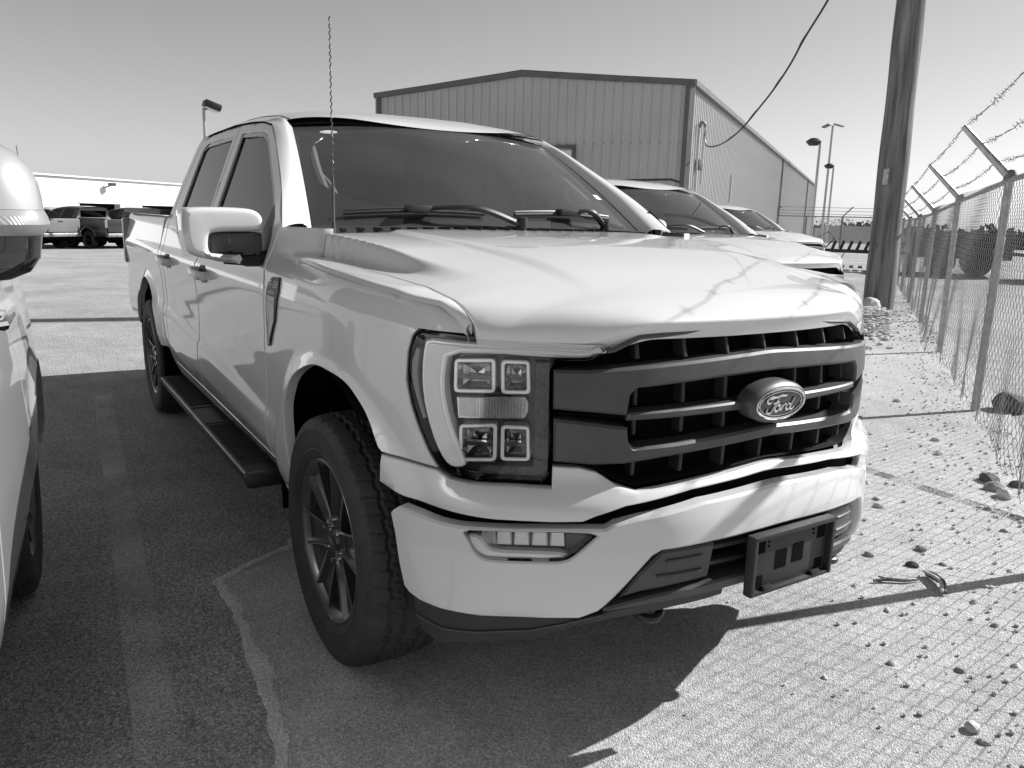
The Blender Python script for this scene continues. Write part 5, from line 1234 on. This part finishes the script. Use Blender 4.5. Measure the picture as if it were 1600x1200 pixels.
for i in range(5200):
    az=R(rg2.uniform(114,132)); d=rg2.uniform(225,300); h=abs(rg2.normal())*1.6+rg2.uniform(0,2.4)*(.6+.4*math.sin(az*90)); c=np.array([CAM_POS[0]+d*math.cos(az),CAM_POS[1]+d*math.sin(az),-4.5+h]); a=rg2.normal(size=3); a/=np.linalg.norm(a); b=np.cross(a,rg2.normal(size=3)); b/=np.linalg.norm(b); s=.9+.9*rg2.random(); k=len(V); V+=[c-a*s,c+b*s*.7,c+a*s,c-b*s*.7]; F.append((k,k+1,k+2,k+3))
tag(mk('far_woods',V,F,'foliage',smooth=False),'low dark woods along the horizon beyond the far fence','woods',kind='stuff')
leaf_tree('roadside_bush',(-6.4,30.5,0),2.4,3.2,'leafy dark bush behind the trailers at the right edge',1600,False,seed=31)
leaf_tree('scrub_bush',(.2,26.2,0),2.0,2.6,'small bush at the far right behind the fence',900,False,seed=33)
# ================================================================ stones, sticks, gravel
pmat('stone_mid',.50,.9,noise=(9,.45),bump=(60,.5,.01)); pmat('stone',.32,.9,noise=(22,.35),bump=(60,.6,.01)); pmat('stone_pale',.55,.9,noise=(22,.2),bump=(60,.5,.01)); pmat('stone_dark',.10,.9,noise=(22,.35),bump=(60,.6,.01)); pmat('bark',.12,.9,noise=(30,.6),bump=(80,.8,.006)); pmat('wood_pale',.5,.8,noise=(30,.4))
def stone_mesh(seed,sub=2):
    rg=np.random.default_rng(seed); bm=bmesh.new(); bmesh.ops.create_icosphere(bm,subdivisions=sub,radius=1)
    dirs=rg.normal(size=(9,3)); dirs/=np.linalg.norm(dirs,axis=1)[:,None]; hs=.62+.3*rg.random(9)
    for v in bm.verts:
        p=np.array(v.co[:]); 
        for d_,h_ in zip(dirs,hs):
            e=p@d_-h_
            if e>0: p=p-d_*e
        p=p+rg.normal(size=3)*.02; v.co=Vector(p)
    bm.verts.index_update(); V=[v.co[:] for v in bm.verts]; F=[[w.index for w in f.verts] for f in bm.faces]; bm.free(); return V,F
SM=[stone_mesh(i) for i in range(8)]
def rock(x,y,s,mat,label,flat=.6,seed=0,group=None,rz=None,z=0.):
    V,F=SM[seed%8]; o=mk('rock',[(a*s,b*s*.8,c*s*flat) for a,b,c in V],F,mat,smooth=False); o.location=(x,y,z+s*flat*.45); o.rotation_euler=(0,0,rz if rz is not None else seed*1.7); return tag(o,label,'rock',group)
rock(-5.93,10.7,.22,'stone_pale','pale boulder leaning at the foot of the utility pole',.75,1)
rock(-5.4,9.75,.17,'stone','dark lumpy stone in the rubble below the utility pole',.7,2)
rock(-.80,4.97,.16,'stone_dark','dark flat stone just outside the fence post',.7,3)
rock(-.72,5.3,.15,'stone','flat grey slab of stone outside the fence, right edge',.35,4)
rock(.10,2.93,.075,'stone_dark','black clod of dirt near the fence foot, right edge',.5,5)
rock(.20,2.80,.06,'stone','grey stone beside the black clod near the fence',.6,6); rock(.29,2.72,.05,'stone_pale','pale rounded stone nearest the right edge by the fence',.8,7); rock(.24,2.98,.05,'stone_dark','dark stone touching the right edge by the fence',.6,2)
rock(1.31,.50,.028,'stone_pale','broken pale clod on the ground near the bottom right',.8,3); rock(1.36,.47,.020,'stone','small stone in front of the pale clod, bottom right',.6,4); rock(1.47,.36,.018,'stone','lowest small stone near the bottom right corner',.7,5); rock(1.48,.45,.016,'stone','tiny stone right of the lowest one, bottom right',.7,6)
smalls=[(.40,1.35,.025),(.15,1.50,.020),(.05,1.95,.030),(-.03,2.05,.022),(-.28,1.75,.03),(-.22,2.25,.022),(.62,1.55,.018),(.75,.95,.016),(.98,.62,.018),(1.12,.78,.020),(1.2,.98,.018),(-.9,3.1,.03),(-1.2,3.6,.025),(-.55,3.5,.03),(-.35,3.2,.035),(.55,2.2,.02),(.8,1.75,.016),(.35,2.45,.025),(-1.9,4.6,.03),(-1.4,4.4,.035),(-2.9,5.6,.04),(1.02,1.2,.018),(.92,.35,.014),(.88,1.32,.02),(.48,1.62,.03),(.02,1.42,.018)]
for i,(x,y,s) in enumerate(smalls): rock(x,y,s,('stone','stone_pale','stone_mid')[i%3],'small loose stone scattered on the sunlit ground between truck and fence',.65,i,'small loose stones on the sunlit ground')
st=empty('dry_stick',(.62,1.2,.006),R(60),'dark dry stick lying flat on the sunlit ground','stick'); q=G(); q.tube([(-.09,0,.008),(-.03,.006,.012),(.04,-.002,.010),(.10,.01,.008)],[.006,.008,.007,.004],7); q.mk('stem','bark',st); q=G(); q.tube([(-.03,.006,.012),(-.055,.035,.012)],[.005,.003],6); q.mk('twig','bark',st)
bk=empty('bark_strip',(.72,1.33,.006),R(-35),'split curved strip of pale wood standing out beside the stick','wood strip'); q=G(); L=cr([(-.09,0,.012),(-.03,.012,.02),(.03,.012,.022),(.09,-.01,.012)],6); q.tube(L,[.012+.004*math.sin(i*.3) for i in range(len(L))],7); q.mk('outer_bark','bark',bk); q=G(); q.tube([p+np.array([0,-.012,.006]) for p in L],.007,6); q.mk('split_face','wood_pale',bk)
cd_=rock(.56,1.42,.03,'stone_dark','dark clod just behind the wood strip',.6,6)
# gravel: fine stones thick along the fence foot, thinner toward the truck
V=[];F=[]; rg=np.random.default_rng(5); ico=stone_mesh(3,1); iv=np.array(ico[0]); iF=np.array(ico[1])
cnt=0
for i in range(5600):
    kk=rg.uniform(-1.6,4.6); dist=abs(rg.normal()*.42) if rg.random()<.84 else rg.uniform(0,1.9); p=fpos(kk)+FN*(dist-.15)
    s=.0035+.011*rg.random()**3; 
    if 1.2<kk<2.6 and rg.random()<.35: s*=2.0
    a=rg.uniform(0,6.3); c_,s_=math.cos(a),math.sin(a); q=iv*[s,s*.8,s*.6]; q=np.c_[q[:,0]*c_-q[:,1]*s_,q[:,0]*s_+q[:,1]*c_,q[:,2]]+[p[0],p[1],s*.35+.006]; k=len(V); V+=q.tolist(); F+=(iF+k).tolist()
gv=mk('gravel',V,F,'stone_mid',smooth=False); tag(gv,'loose gravel strewn along the foot of the chain-link fence','gravel',kind='stuff')
V=[];F=[]
for i in range(1600):
    a=rg.normal(); p=np.array([-5.0,9.6])+FD*rg.normal()*1.3+FN*(abs(rg.normal())*.6-.1); s=.015+.05*rg.random()**3; h=.20*math.exp(-((p[0]+5.1)**2+(p[1]-9.9)**2)/1.4)
    th=rg.uniform(0,6.3); c_,s_=math.cos(th),math.sin(th); q=iv*[s,s*.7,s*.5]; q=np.c_[q[:,0]*c_-q[:,1]*s_,q[:,0]*s_+q[:,1]*c_,q[:,2]]+[p[0],p[1],s*.3+h*.5]; k=len(V); V+=q.tolist(); F+=(iF+k).tolist()
rb=mk('rubble',V,F,'stone_mid',smooth=False); tag(rb,'heap of broken rubble around the foot of the utility pole','rubble',kind='stuff')
